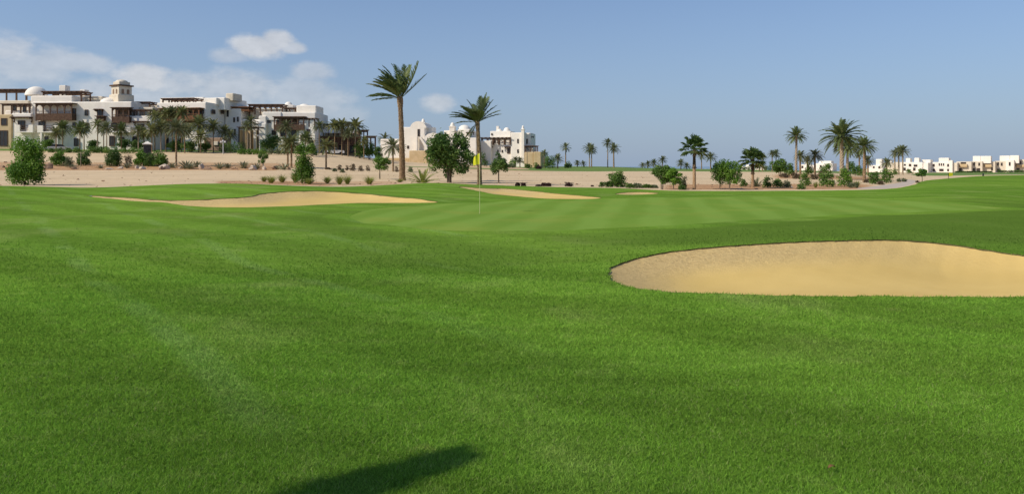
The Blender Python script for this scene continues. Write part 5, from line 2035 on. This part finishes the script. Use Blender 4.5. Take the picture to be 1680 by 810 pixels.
for lab, u, Y, vt, h, lf, n, sz, sd, nm in (
        ("rounded green bush left of the creeping hedge, beyond the tiny bunker", 1013, 58, 280, 17, 'bush', 2200, .075, 31, 0),
        ("small dark bush tucked left of the rounded green bush", 998, 58, 296, 8, 'dark', 500, .06, 32, 0),
        ("tiny dark bush, leftmost beside the rounded green bush", 987, 58.5, 298, 6, 'dark', 320, .06, 33, 0),
        ("grey olive bush on thin stem right of the green tree pair", 1121, 55, 288, 8, 'olive', 700, .055, 34, 0),
        ("dark low shrub at the lawn edge left of the tall fan palm", 1120, 51, 303, 8, 'dark', 520, .05, 35, 0),
        ("dark rounded shrub left of the second fan palm", 1220, 58, 292, 7, 'dark', 600, .055, 36, 0),
        ("dark green ball shrub right of the second fan palm", 1259, 56, 287, 9, 'dark', 800, .055, 37, 0),
        ("lighter green spreading shrub next to the dark ball shrub", 1276, 56, 291, 10, 'bush', 800, .055, 38, 0),
        ("small olive shrub right of the lighter spreading shrub", 1290, 55.5, 295, 8, 'olive', 600, .055, 39, 0),
        ("dark flat shrub at the bed edge in front of the upright bush", 1315, 51.5, 301, 8, 'dark', 520, .05, 40, 0),
        ("upright light green bush below the short dark palms", 1322, 60, 282, 10, 'bush', 1000, .06, 41, 0),
        ("light green bush left of the largest palm's foot", 1357, 57, 281, 14, 'bush', 1600, .06, 42, 0),
        ("bright green bush directly in front of the largest palm's trunk", 1385, 58, 275, 13, 'bright', 1600, .06, 43, 0),
        ("low olive shrub right of the bright bush under the largest palm", 1398, 54, 296, 9, 'olive', 600, .05, 44, 0),
        ("dark rounded bush right of the dark trunked palm", 1436, 66, 279, 11, 'dark', 1100, .07, 45, 0),
        ("looser green bush beside the dark rounded bush", 1454, 68, 272, 10, 'bush', 1000, .07, 46, 0),
        ("green bush behind the slim tall palm, right of the leaning tree", 1295, 98, 265, 9, 'bush', 900, .10, 47, 0),
        ("slim green bush between two short dark palms", 1327, 104, 265, 7, 'bush', 700, .09, 48, 0),
        ("wide green bush in front of the white domed villa", 1355, 112, 267, 12, 'bush', 1000, .11, 49, 0),
        ("large green bush left of the dark trunked palm, behind the largest palm", 1395, 118, 262, 15, 'bush', 1300, .12, 50, 0),
        ("small green bush beside the low bushy palm", 1412, 125, 270, 8, 'bush', 600, .11, 51, 0),
        ("brownish low shrub on the slope below the leaning tree", 1288, 88, 283, 9, 'brown', 500, .08, 52, 0),
        ("brownish low shrub at the foot of the slim tall palm", 1306, 84, 283, 8, 'brown', 500, .08, 53, 0),
        ("brownish low shrub on the slope right of the upright bush", 1337, 82, 284, 7, 'brown', 420, .08, 54, 0),
        ("dark brown shrub on the slope below the domed villa", 1346, 92, 280, 6, 'brown', 380, .08, 55, 0),
        ("small brown shrub near the foot of the dark trunked palm", 1421, 72, 293, 6, 'brown', 320, .06, 56, 0),
        ("small brown shrub below the looser green bush", 1445, 63, 296, 6, 'brown', 320, .06, 57, 0),
        ("left dry tuft shrub on the sand beside the cart path", 1475, 72, 292, 4, 'olive', 240, .06, 58, 0),
        ("right dry tuft shrub on the sand beside the cart path", 1483, 72, 292, 5, 'olive', 260, .06, 59, 0),
        ("tiny dry shrub at the foot of the small leaning tree", 1506, 62, 296, 4, 'brown', 160, .05, 60, 0),
        ("green bush in front of the three palms' villa at far right", 1493, 200, 276, 6, 'bush', 300, .16, 61, 0),
        ("green bush at the foot of the close palm trio", 1468, 166, 276, 6, 'bush', 300, .14, 62, 0)):
    leafy(lab, u, Y, vt, h, lf, n, sz, sd, None, 1, "bush", "bush", GS_, 11, .08, r=.025, k=(.32, .5))
GL = "bushes along the rocky bank on the left"
for lab, u, Y, vt, h, lf, n, sz, sd in (
        ("low broad bright bush right of the egg shaped tree", 99, 114, 247, 13, 'bright', 1500, .12, 71),
        ("small grey bush attached to the right of the low broad bush", 113, 112, 256, 7, 'olive', 500, .10, 72),
        ("round dark bush tied to a pale stake", 138, 115, 248, 11, 'dark', 1500, .11, 73),
        ("dense upright green bush between rocks and agaves", 185, 113, 247, 13, 'dark', 1900, .11, 74),
        ("small brown topped shrub on thin stem left of the kiosk bushes", 211, 112, 251, 6, 'brown', 500, .08, 75),
        ("feathery green bush left of the dark kiosk", 233, 114, 244, 12, 'bright', 1600, .12, 76),
        ("dark green bush right in front of the white roofed kiosk", 246, 113, 251, 9, 'dark', 1000, .11, 77),
        ("spreading green bush right of the kiosk beside pale boulder", 262, 113, 248, 13, 'bush', 1700, .12, 78)):
    leafy(lab, u, Y, vt - 1, h * 1.12, lf, int(n * 1.6), sz, sd, None, 2, "bush", "bush", GL, 13, .04, r=.04, k=(.3, .46))
x, y, z = at(432, 109)
o = leafy("small clipped tree with round crown and whitish trunk on the bank", 432, 109, 248, 9, 'dark', 1500, .085, 79, None, 1, "tree", "tree", None, 12, .05, zlow=270, r=.07, bark='white')
GD = "dark red shrubs along the back of the lawn"
for lab, u, vt, h, sd in (("leftmost dark red shrub right of the young round tree", 849, 299, 5, 81), ("second dark red shrub touching the leftmost one", 859, 299, 5, 82),
                          ("flat dark red shrub, lowest of the middle cluster", 884, 303, 6, 83), ("dark red shrub at the centre of the middle cluster", 892, 299, 5, 84),
                          ("dark red shrub on the right of the middle cluster", 900, 299, 5, 85), ("lone larger dark red shrub right of the middle cluster", 933, 298, 7.5, 86),
                          ("tiny dark red shrub nearest the rounded green bush", 972, 304, 2.6, 87)):
    leafy(lab, u, 59.5, vt, h, 'purple', 420, .055, sd, None, 1, "shrub", "shrub", GD, 7, .1, r=.02, k=(.35, .5))
GC = "creeping green shrubs right of the rounded bush"
for lab, u, vt, h, sd in (("first creeping shrub touching the rounded green bush", 1033, 299, 10, 91), ("second creeping shrub in the low row, paler", 1046, 300, 10, 92),
                          ("third creeping shrub in the low row", 1060, 301, 10, 93), ("last creeping shrub beside the green tree pair, lowest", 1073, 303, 9, 94)):
    leafy(lab, u, 55.5, vt, h, 'olive' if sd % 2 == 0 else 'bush', 700, .05, sd, None, 1, "shrub", "shrub", GC, 9, .15, r=.02, k=(.35, .5))
GV = "shrubs around the chimney villa"
for lab, u, Y, vt, h, lf, n, sd in (
        ("green rounded shrub below the villa's brown awning door", 839, 196, 261, 9, 'bush', 700, 101),
        ("grey olive mounded shrub at the villa's front garden", 836, 186, 268, 12, 'olive', 700, 102),
        ("small dark shrub before the slim chimney's foot", 867, 190, 266, 7, 'dark', 400, 103),
        ("yellow green ball shrub before the tan wall", 880, 188, 265, 5, 'bush', 350, 104),
        ("red brown low shrub right before the tan wall's end", 884, 182, 271, 6, 'purple', 350, 105),
        ("large dark green bush right of the tan wall", 901, 198, 252, 14, 'dark', 1500, 106),
        ("green clipped bush at the foot of the lone far palm", 932, 203, 261, 7, 'dark', 700, 107),
        ("tall shaded bush behind the second big palm trunk", 795, 190, 247, 8, 'dark', 600, 108),
        ("dark bush seen just left of the second big palm trunk", 776, 188, 252, 9, 'dark', 600, 109)):
    leafy(lab, u, Y, vt, h, lf, n, .16, sd, None, 2, "bush", "bush", GV, 9, .15, r=.05, k=(.32, .5))
GI = "trees before the hotel"
for lab, u, Y, vt, h, lf, n, sd in (
        ("broad dark green tree before the domed hotel block", 446, 160, 219, 21, 'dark', 2600, 111),
        ("rounded green tree at the right end of the thatched pavilion", 606, 172, 228, 11, 'bush', 1600, 112),
        ("dark bushy tree below the gallery block's corner", 312, 156, 229, 15, 'dark', 1600, 113),
        ("green thicket behind the narrow pointed tree", 512, 150, 232, 12, 'bush', 1300, 114),
        ("dark thicket beneath the tower wing balcony", 205, 164, 226, 13, 'dark', 1200, 115),
        ("low dark bush at the corner of the domed block", 490, 158, 236, 13, 'dark', 1200, 116),
        ("bushy green tree right of the pavilion's low palm", 590, 168, 231, 11, 'bush', 1300, 122),
        ("dark green tree mass at the far right end of the pavilion", 619, 176, 238, 10, 'dark', 1200, 123),
        ("dark thicket beside the three pale palm trunks", 152, 162, 227, 12, 'dark', 1100, 117),
        ("shaded green thicket under the tall grey gallery palms", 284, 158, 228, 14, 'bush', 1300, 118),
        ("dark rounded shrub tree beside the brown service shed", 337, 157, 230, 10, 'dark', 1000, 119),
        ("dark thicket behind the kiosk, below the tower wing terrace", 226, 163, 229, 12, 'dark', 1100, 120),
        ("green thicket below the left balconies of the tower wing", 76, 160, 228, 13, 'bush', 1200, 121)):
    leafy(lab, u, Y, vt, h, lf, n, .17, sd, None, 2, "tree", "tree", GI, 14, .15, r=.1, k=(.3, .46))
# clipped hedges
def hedge(label, u0, u1, Y, vt, lf, seed, group="hedges along the hotel road"):
    (xa, ya, za), (xb, yb, zb) = at(u0, Y), at(u1, Y)
    H = max(.5, EYE - (vt - HZ) / F * Y - (za + zb) / 2)
    n = max(4, int((xb - xa) / 1.2))
    L = [((xb - xa) * (i / (n - 1) - .5), 0, H * .5, .9, .8, H * .55) for i in range(n)]
    me = leafcloud("hedge", L, int(260 * n), .15, seed, lf, .5, 0, .05)
    return single("hedge", me, label, "hedge", ((xa + xb) / 2, Y, (za + zb) / 2 - .05), 0, group)


hedge("long low hedge strip below the bell tower wing", 176, 232, 150, 242, 'bush', 121)
hedge("bright hedge under the porch and curved palms", 397, 430, 150, 244, 'bright', 122)
hedge("dark hedge on the slope below the stair to the pink dome", 366, 396, 156, 233, 'dark', 123)
hedge("dark hedge patch below the three pale trunked palms", 150, 172, 151, 240, 'dark', 124)
hedge("grey green hedge right of the porch", 432, 470, 152, 243, 'olive', 125)
hedge("low hedge below the hotel's left balconies", 84, 126, 151, 242, 'bush', 126)
hedge("sparse hedge in front of the far cream villas, left part", 1570, 1625, 300, 280.5, 'dark', 127, "hedges before the far villas")
hedge("thick hedge in front of the far villas beside the photo edge", 1640, 1690, 290, 279, 'dark', 128, "hedges before the far villas")
hedge("low dark hedge on the horizon right of the pointed bushes", 1214, 1236, 260, 272.5, 'dark', 129, "hedges before the far villas")
hedge("low dark hedge on the horizon behind the leaning tree", 1256, 1285, 255, 271, 'dark', 130, "hedges before the far villas")

# grass tufts
TU = [tuft_mesh(i, 220, 1.0, .45, 'tuft', .012, .55) for i in range(3)]
for i, (lab, u, Y, w, h) in enumerate((
        ("small yellow green grass tuft at the left end of the tuft row", 433, 64, 10, 11), ("wide grass tuft, first large one in front of the twin palms", 445, 60.5, 14, 14),
        ("rounded grass tuft below the twin palms", 463, 62.5, 12, 15), ("grass tuft left of the pointed tree's foot, half behind it", 484, 66, 13, 17),
        ("grass tuft growing at the foot of the pointed tree", 507, 59, 12, 12), ("rounded grass tuft right of the pointed tree", 537, 63, 12, 13),
        ("taller pale grass tuft in the middle of the tuft row", 557, 60, 12, 18), ("feathery grass tuft leaning on the taller pale one", 570, 61, 12, 17),
        ("thick grass tuft in front of the small round headed tree", 606, 60.5, 15, 15), ("thin dry grass patch left of the tallest palm's foot", 656, 67, 11, 6))):
    x, y, z = at(u, Y)
    single("grass_tuft", TU[i % 3], lab, "grass tuft", (x, y, z), rngp.uniform(0, 6), "grass tufts beyond the long bunker", (px(Y, w) * 1.6, px(Y, w) * 1.5, px(Y, h) * 1.2))
x, y, z = at(1428, 58)
single("grass_tuft", TU[1], "pale yellow grass patch in front of the dark trunked palm", "grass tuft", (*at(1406, 54.5),), 0, "grass patches in the right planting", (px(54, 13), px(54, 10), px(54, 16)))
single("grass_tuft", TU[2], "faint grass patch right of the upright light green bush", "grass tuft", (*at(1338, 55),), 2, "grass patches in the right planting", (px(54, 11), px(54, 10), px(54, 15)))

# agaves, young palm shoots
AG = [agave_mesh(200 + i, 26 + 4 * i) for i in range(3)]
GA = "agaves among the rocks"
for i, (lab, u, Y, h) in enumerate((
        ("small agave left of the dense upright bush", 165, 108, 9), ("spiky agave below the brown topped shrub", 209, 109, 13), ("thin agave left of the pale rock by the kiosk", 226, 108, 8),
        ("dark agave at the foot of the big dark palm", 282, 109, 14), ("large agave right of the big dark palm", 306, 107, 19), ("agave with drooping leaves next to the large agave", 312, 106, 13),
        ("green agave behind the standing pale rock", 323, 111, 15), ("wide open agave in the middle of the rocky bank", 360, 107, 15), ("flat agave right of the wide open agave", 373, 109, 12),
        ("neat star shaped agave left of the clipped tree", 400, 109, 17), ("dark agave just left of the clipped tree", 421, 107, 14), ("agave right of the clipped tree near the twin palms", 466, 106, 15),
        ("agave between the clipped tree and twin palms, half dry", 455, 107, 10), ("small agave beside brown rocks at the far left bank", 118, 108, 10))):
    x, y, z = at(u, Y)
    s = px(Y, h) / .9
    single("agave", AG[i % 3], lab, "agave", (x, y, z), rngp.uniform(0, 6), GA, (s * 1.15, s * 1.15, s))
sp = date_crown(91, 26, 1.0, 24, (78, 12), (0, 0), .35, 'tuft', .14)
x, y, z = at(693, 66)
o = single("palm_shoot", sp, "pale spiky young palm shoots left of the large dark tree", "young palm", (x, y, z), 1.0, None, (1.9, 1.9, 1.75))
sp2 = date_crown(92, 26, 1.0, 20, (78, 10), (0, 0), .4, 'olive', .16)
single("palm_shoot", sp2, "spiky young palm behind the second fan palm's trunk", "young palm", (*at(1241, 58),), 0, None, (.95, .95, .95))
for lab, u, Y, vt, h, lf, n, sd in (
        ("round dry bush on open sand right of the single thin palm", 578, 108, 267, 6, 'brown', 420, 131), ("second dry bush on open sand, lower and darker", 592, 107, 271, 5, 'brown', 300, 132),
        ("tiny dry bush on open sand near the slope edge", 569, 109, 270, 3, 'brown', 200, 133), ("small dry bush left of the open sand bushes", 557, 108, 268, 4, 'brown', 240, 134),
        ("pale dry shrub below the open sand bushes", 562, 100, 276, 5, 'olive', 280, 135), ("dark shrub at the foot of the single thin palm", 538, 110, 274, 6, 'brown', 340, 136),
        ("pale flat shrub right of the single thin palm", 549, 104, 276, 5, 'olive', 280, 137), ("small bush behind the round headed tree's crown", 604, 108, 270, 4, 'brown', 240, 138),
        ("small dry bush at the foot of the young palm by the villa wall", 651, 108, 272, 4, 'brown', 240, 139), ("olive shrub right of the tallest palm on the sand", 673, 108, 271, 6, 'olive', 340, 140)):
    leafy(lab, u, Y, vt, h, lf, n, .085, sd, None, 1, "shrub", "shrub", "small dry shrubs on the open sand", 7, .15, r=.03, k=(.35, .5))

# rocks
GK = "rocks on the sandy bank"
for i, (lab, u, Y, w, h, m) in enumerate((
        ("brown jagged rock pile right of the egg shaped tree", 79, 107, 9, 12, 1), ("small brown rock at the far left edge of the bank", 4, 110, 6, 5, 1), ("flat brown rock below the grey bush", 121, 106, 7, 5, 1),
        ("low pale slab right of the small agave", 178, 105, 7, 4, 0), ("pale stone left of the spiky agave", 197, 107, 5, 5, 0), ("pale pointed stone by the kiosk bushes", 224, 107, 3.5, 6, 0),
        ("squarish pale rock with dark side below the feathery bush", 233, 105.5, 6, 7, 0), ("big pale boulder right of the spreading bush", 268, 106, 9, 12, 0), ("dark brown rock leaning on the big pale boulder", 266, 104.5, 5, 8, 1),
        ("tall standing pale rock right of the large agave", 331, 106, 5, 12, 0), ("dark flat rock in front of the standing pale rock", 341, 104.5, 8, 5, 1), ("low pale stone left of the large agave", 296, 107, 4, 4, 0),
        ("brown rock right of the wide open agave", 384, 106, 6, 6, 1), ("small brown rock beside the brown agave rock", 388, 105, 3.5, 4, 1), ("large whitish rock in front of the clipped tree", 416, 104.5, 8, 9, 0),
        ("pale upright rock right of the clipped tree's trunk", 433, 105, 4, 8, 0), ("brown rock between clipped tree and twin palms", 451, 106, 5, 7, 1), ("small brown rock under the twin palms", 474, 105.5, 4, 5, 1),
        ("little rust coloured rock in the right bed", 1241, 51.5, 3, 3, 1), ("little rust coloured rock near the second fan palm", 1249, 53, 2.5, 2.5, 1), ("pale stone in the right bed below the brown shrubs", 1298, 56, 3, 3, 0))):
    x, y, z = at(u, Y)
    w_, h_ = px(Y, w), px(Y, h)
    single("rock", rock_mesh(i + 1, w_, w_ * .8, h_ * .62, RKM[m]), lab, "rock", (x, y, z), rngp.uniform(0, .6), GK)

# ------------------------------------------------------------------ flagstick
def plain(name, c, rough=.6):
    m_, nt, b, out = mat(name)
    tc = nt.n('ShaderNodeTexCoord').outputs['Object']
    nt.put(b.inputs['Base Color'], nt.mix(nt.noise(tc, 6, 3), tuple(x * .9 for x in c), c))
    b.inputs['Roughness'].default_value = rough
    return m_


PM['flagyellow'] = plain("yellow_flag_cloth", (.66, .62, .03))
PM['polepale'] = plain("pale_yellow_pole", (.60, .58, .30), .4)
PM['carwhite'] = plain("white_car_paint", (.72, .72, .72), .25)
PM['rubber'] = plain("black_rubber", (.02, .02, .02))
PM['lampwhite'] = plain("white_lamp_paint", (.7, .68, .64))
PM['leafbrown'] = plain("dry_leaf", (.20, .12, .045))
PM['hole'] = plain("hole_liner", (.10, .10, .09))


def flagstick():
    x, y = on_ground(787, 350.5, 15)
    z = tz(x, y)
    o = empty("golf_flagstick", "pale flagstick with a yellow flag standing in the hole of the green", "flagstick", (x, y, z))
    V, Fc = [], []
    tube(V, Fc, [(0, 0, -.12), (0, 0, 1.0), (0, 0, 2.16)], [.009, .009, .008], 8)
    child("pole", mesh_from("pole", V, Fc, [PM['polepale']], True), o)
    V, Fc = [], []
    nu, nv = 14, 8
    for i in range(nu + 1):
        for j in range(nv + 1):
            s, t = i / nu, j / nv
            xx = -s * .20 - .03 * s * math.sin(t * 2)
            yy = .045 * math.sin(s * 7 + t * 1.4) * s + .02 * s
            zz = 2.15 - .40 * t - s * s * .05 - .09 * s * (1 - t) * 1.0
            V.append((xx - .008, yy, zz))
    for i in range(nu):
        for j in range(nv):
            a = i * (nv + 1) + j
            Fc.append((a, a + 1, a + nv + 2, a + nv + 1))
    n0 = len(V)
    V += [(vx, vy + .004, vz) for vx, vy, vz in V]
    Fc += [tuple(reversed([q + n0 for q in f])) for f in Fc]
    child("flag", mesh_from("flag", V, Fc, [PM['flagyellow']], True), o)
    V, Fc = [], []
    tube(V, Fc, [(0, 0, -.10), (0, 0, .003)], [.054, .054], 16, False)
    child("hole_cup", mesh_from("hole_cup", V, Fc, [PM['hole']], True), o)


flagstick()


def small_flag(label, u, Y, vt, dark, cat, name):
    x, y, z = at(u, Y)
    H = EYE - (vt - HZ) / F * Y - z
    o = empty(name, label, cat, (x, y, z))
    g = Geo()
    if dark:
        g.box(-.07, .07, -.07, .07, -.1, H * .9, 'metal', .02)
        g.dome(0, 0, H * .9 - .01, .085, H * .1, 'metal', 10, 4)
        child("post", g.mesh("post"), o)
    else:
        g.box(-.02, .02, -.02, .02, -.1, H, 'metal')
        child("pole", g.mesh("pole"), o)
        f = Geo()
        f.prism([(.02, H - .45), (.02, H), (.5, H - .05), (.48, H - .4)], -.008, .008, 'flagyellow')
        child("flag", f.mesh("flag"), o)


small_flag("thin distant flagstick on the far right turf before the white villas", 1556, 84, 283, False, "flagstick", "golf_flagstick")
small_flag("short dark marker post on the crest of the right turf", 1613, 88, 284, True, "marker post", "marker_post")

# ------------------------------------------------------------------ hotel road furniture
def lamp_post(label, u, Y, vt, white):
    x, y, z = at(u, Y)
    H = EYE - (vt - HZ) / F * Y - z
    o = empty("street_lamp", label, "street lamp", (x, y, z), 0, "lamps along the hotel road")
    m = 'lampwhite' if white else 'metal'
    V, Fc = [], []
    tube(V, Fc, [(0, 0, -.2), (0, 0, .5), (0, 0, H - .35)], [.10, .07, .05], 8)
    child("pole", mesh_from("pole", V, Fc, [PM[m]], True), o)
    g = Geo()
    g.box(-.5, .5, -.03, .03, H - .45, H - .38, m)
    g.box(-.55, -.25, -.15, .15, H - .62, H - .3, m, .05)
    g.box(.25, .55, -.15, .15, H - .62, H - .3, m, .05)
    g.dome(0, 0, H - .36, .18, .3, m, 10, 4)
    child("lamp_head", g.mesh("lamp_head"), o)


lamp_post("white twin headed street lamp before the gallery block's end wall", 366, 151, 229, True)
lamp_post("dark street lamp before the tan wall of the chimney villa", 865, 205, 243, False)
lamp_post("white street lamp before the dark tree by the domed block", 426, 158, 219, True)


def kiosk():
    x, y, z = at(242, 140)
    H = EYE - (233 - HZ) / F * 140 - z
    o = empty("kiosk", "small dark kiosk with white peaked roof behind the bank bushes", "kiosk", (x, y, z), .4)
    g = Geo()
    g.box(-.62, .62, -.62, .62, -.2, H * .82, 'metal')
    g.box(-.68, .68, -.68, -.623, 0, .12, 'timber')
    child("body", g.mesh("body"), o)
    g = Geo()
    g.box(-.85, .85, -.85, .85, H * .82 - .002, H * .88, 'white', .04)
    b = len(g.V)
    zt = H * .88 - .01
    g.V += [(-.75, -.75, zt), (.75, -.75, zt), (.75, .75, zt), (-.75, .75, zt), (0, 0, H + .15)]
    for k in range(4):
        g.F.append((b + k, b + (k + 1) % 4, b + 4))
        g.MI.append(0)
    child("roof", g.mesh("roof"), o)


kiosk()


def parked_car(label, u, Y, rz, paint, group):
    x, y, z = at(u, Y)
    o = empty("parked_car", label, "car", (x, y, z), rz, group)
    g = Geo()
    prof = [(-2.2, .35), (2.2, .35), (2.25, .75), (2.1, .95), (1.2, 1.02), (-1.75, 1.02), (-2.15, .98), (-2.25, .7)]
    g.prism(prof, -.86, .86, paint)
    child("body", g.mesh("body"), o)
    g = Geo()
    g.prism([(-1.7, 1.0), (1.15, 1.0), (.45, 1.48), (-1.2, 1.5)], -.74, .74, 'glass')
    g.prism([(-1.22, 1.46), (.46, 1.44), (.4, 1.53), (-1.15, 1.55)], -.70, .70, paint)
    child("cabin", g.mesh("cabin"), o)
    for sx_ in (-1.4, 1.4):
        for sy_ in (-.80, .80):
            V, Fc = [], []
            tube(V, Fc, [(sx_, sy_ - .1, .33), (sx_, sy_ + .1, .33)], [.33, .33], 16)
            Fc.append(tuple(reversed(range(16))))
            child("wheel", mesh_from("wheel", V, Fc, [PM['rubber']]), o)


parked_car("white car parked in front of the thatched pavilion", 549, 172, .2, 'carwhite', "cars by the hotel")
parked_car("pale car half hidden on the road below the tower wing balconies", 98, 156, .5, 'carwhite', "cars by the hotel")

# stake of the dark bush, fallen leaf on the turf
x, y, z = at(138, 112.5)
V, Fc = [], []
tube(V, Fc, [(0, 0, -.2), (.02, 0, 1.0), (.05, 0, 2.1)], [.05, .045, .04], 8)
single("wooden_stake", mesh_from("wooden_stake", V, Fc, [BK['pale']], True), "pale wooden stake standing against the round dark bush", "stake", (x, y - .9, z))
x, y = on_ground(1358, 778, 2.5)
g = Geo()
V, Fc = [], []
for i in range(9):
    t = i / 8
    w = .012 * math.sin(math.pi * min(1, t * 1.02)) ** .7
    V += [(t * .055, -w, .035 + .012 * math.sin(t * 3)), (t * .055, 0, .029 + .012 * math.sin(t * 3)), (t * .055, w, .036 + .012 * math.sin(t * 3))]
    if i:
        a = 3 * (i - 1)
        Fc += [(a, a + 3, a + 4, a + 1), (a + 1, a + 4, a + 5, a + 2)]
single("fallen_leaf", mesh_from("fallen_leaf", V, Fc, [PM['leafbrown']]), "single curled dry brown leaf lying on the near lawn", "leaf", (x, y, tz(x, y)), .4)

# low wall that links the far villas
def long_wall(label, u0, u1, Y, vt, m):
    (xa, ya, za), (xb, yb, zb) = at(u0, Y), at(u1, Y)
    H = EYE - (vt - HZ) / F * Y
    g = Geo()
    cx = (xa + xb) / 2
    n = 9
    for i in range(n):
        x0, x1 = xa - cx + (xb - xa) * i / n, xa - cx + (xb - xa) * (i + 1) / n
        g.box(x0, x1 - .25, -.15, .15, -2, H - za - .1 * (i % 2), m, .05)
        g.box(x1 - .248, x1 - .002, -.22, .22, -2, H - za + .25, m, .05)
    return single("garden_wall", g.mesh("garden_wall"), label, "wall", (cx, Y, za), 0, None)


long_wall("long low cream garden wall linking the far villas at ground level", 1440, 1700, 392, 273.5, 'cream')


def build_gravel():
    """Loose stones and clods of the planting beds and open sand."""
    rng = np.random.default_rng(8)
    N = 16000
    u = rng.uniform(-40, 1560, N)
    Y = rng.uniform(51, 128, N)
    X = (u - 840) / F * Y
    inl = sdf(LAWN, X, Y, 400)
    keep = (inl > .6) & (sdf(PATH, X, Y) > .2) & (rng.uniform(0, 1, N) < .05 + .38 * soil_mask(X, Y))
    X, Y = X[keep], Y[keep]
    n = len(X)
    z = terrain(X, Y)
    r = .05 * rng.lognormal(0, .5, n)
    base = np.array([(1, 0, -.3), (-.5, .87, -.3), (-.5, -.87, -.3), (.6, .5, .5), (-.7, .1, .45), (.1, -.7, .55)])
    fs = np.array([(3, 4, 5), (0, 3, 5), (0, 1, 3), (1, 4, 3), (1, 2, 4), (2, 5, 4), (2, 0, 5)])
    V = base[None] * (1 + .35 * rng.normal(size=(n, 6, 3))) * r[:, None, None]
    a = rng.uniform(0, 6.28, n)
    c, s_ = np.cos(a), np.sin(a)
    W = np.stack([V[..., 0] * c[:, None] - V[..., 1] * s_[:, None] + X[:, None], V[..., 0] * s_[:, None] + V[..., 1] * c[:, None] + Y[:, None], V[..., 2] * .8 + z[:, None]], -1)
    me = mesh_from("gravel", W.reshape(-1, 3).tolist(), (fs[None] + 6 * np.arange(n)[:, None, None]).reshape(-1, 3).tolist(), [RKM[1]])
    o = bpy.data.objects.new("gravel", me)
    COL.objects.link(o)
    o['kind'] = 'stuff'
    o['category'] = "gravel"
    o['label'] = "loose brown stones scattered over the sandy beds"


build_gravel()
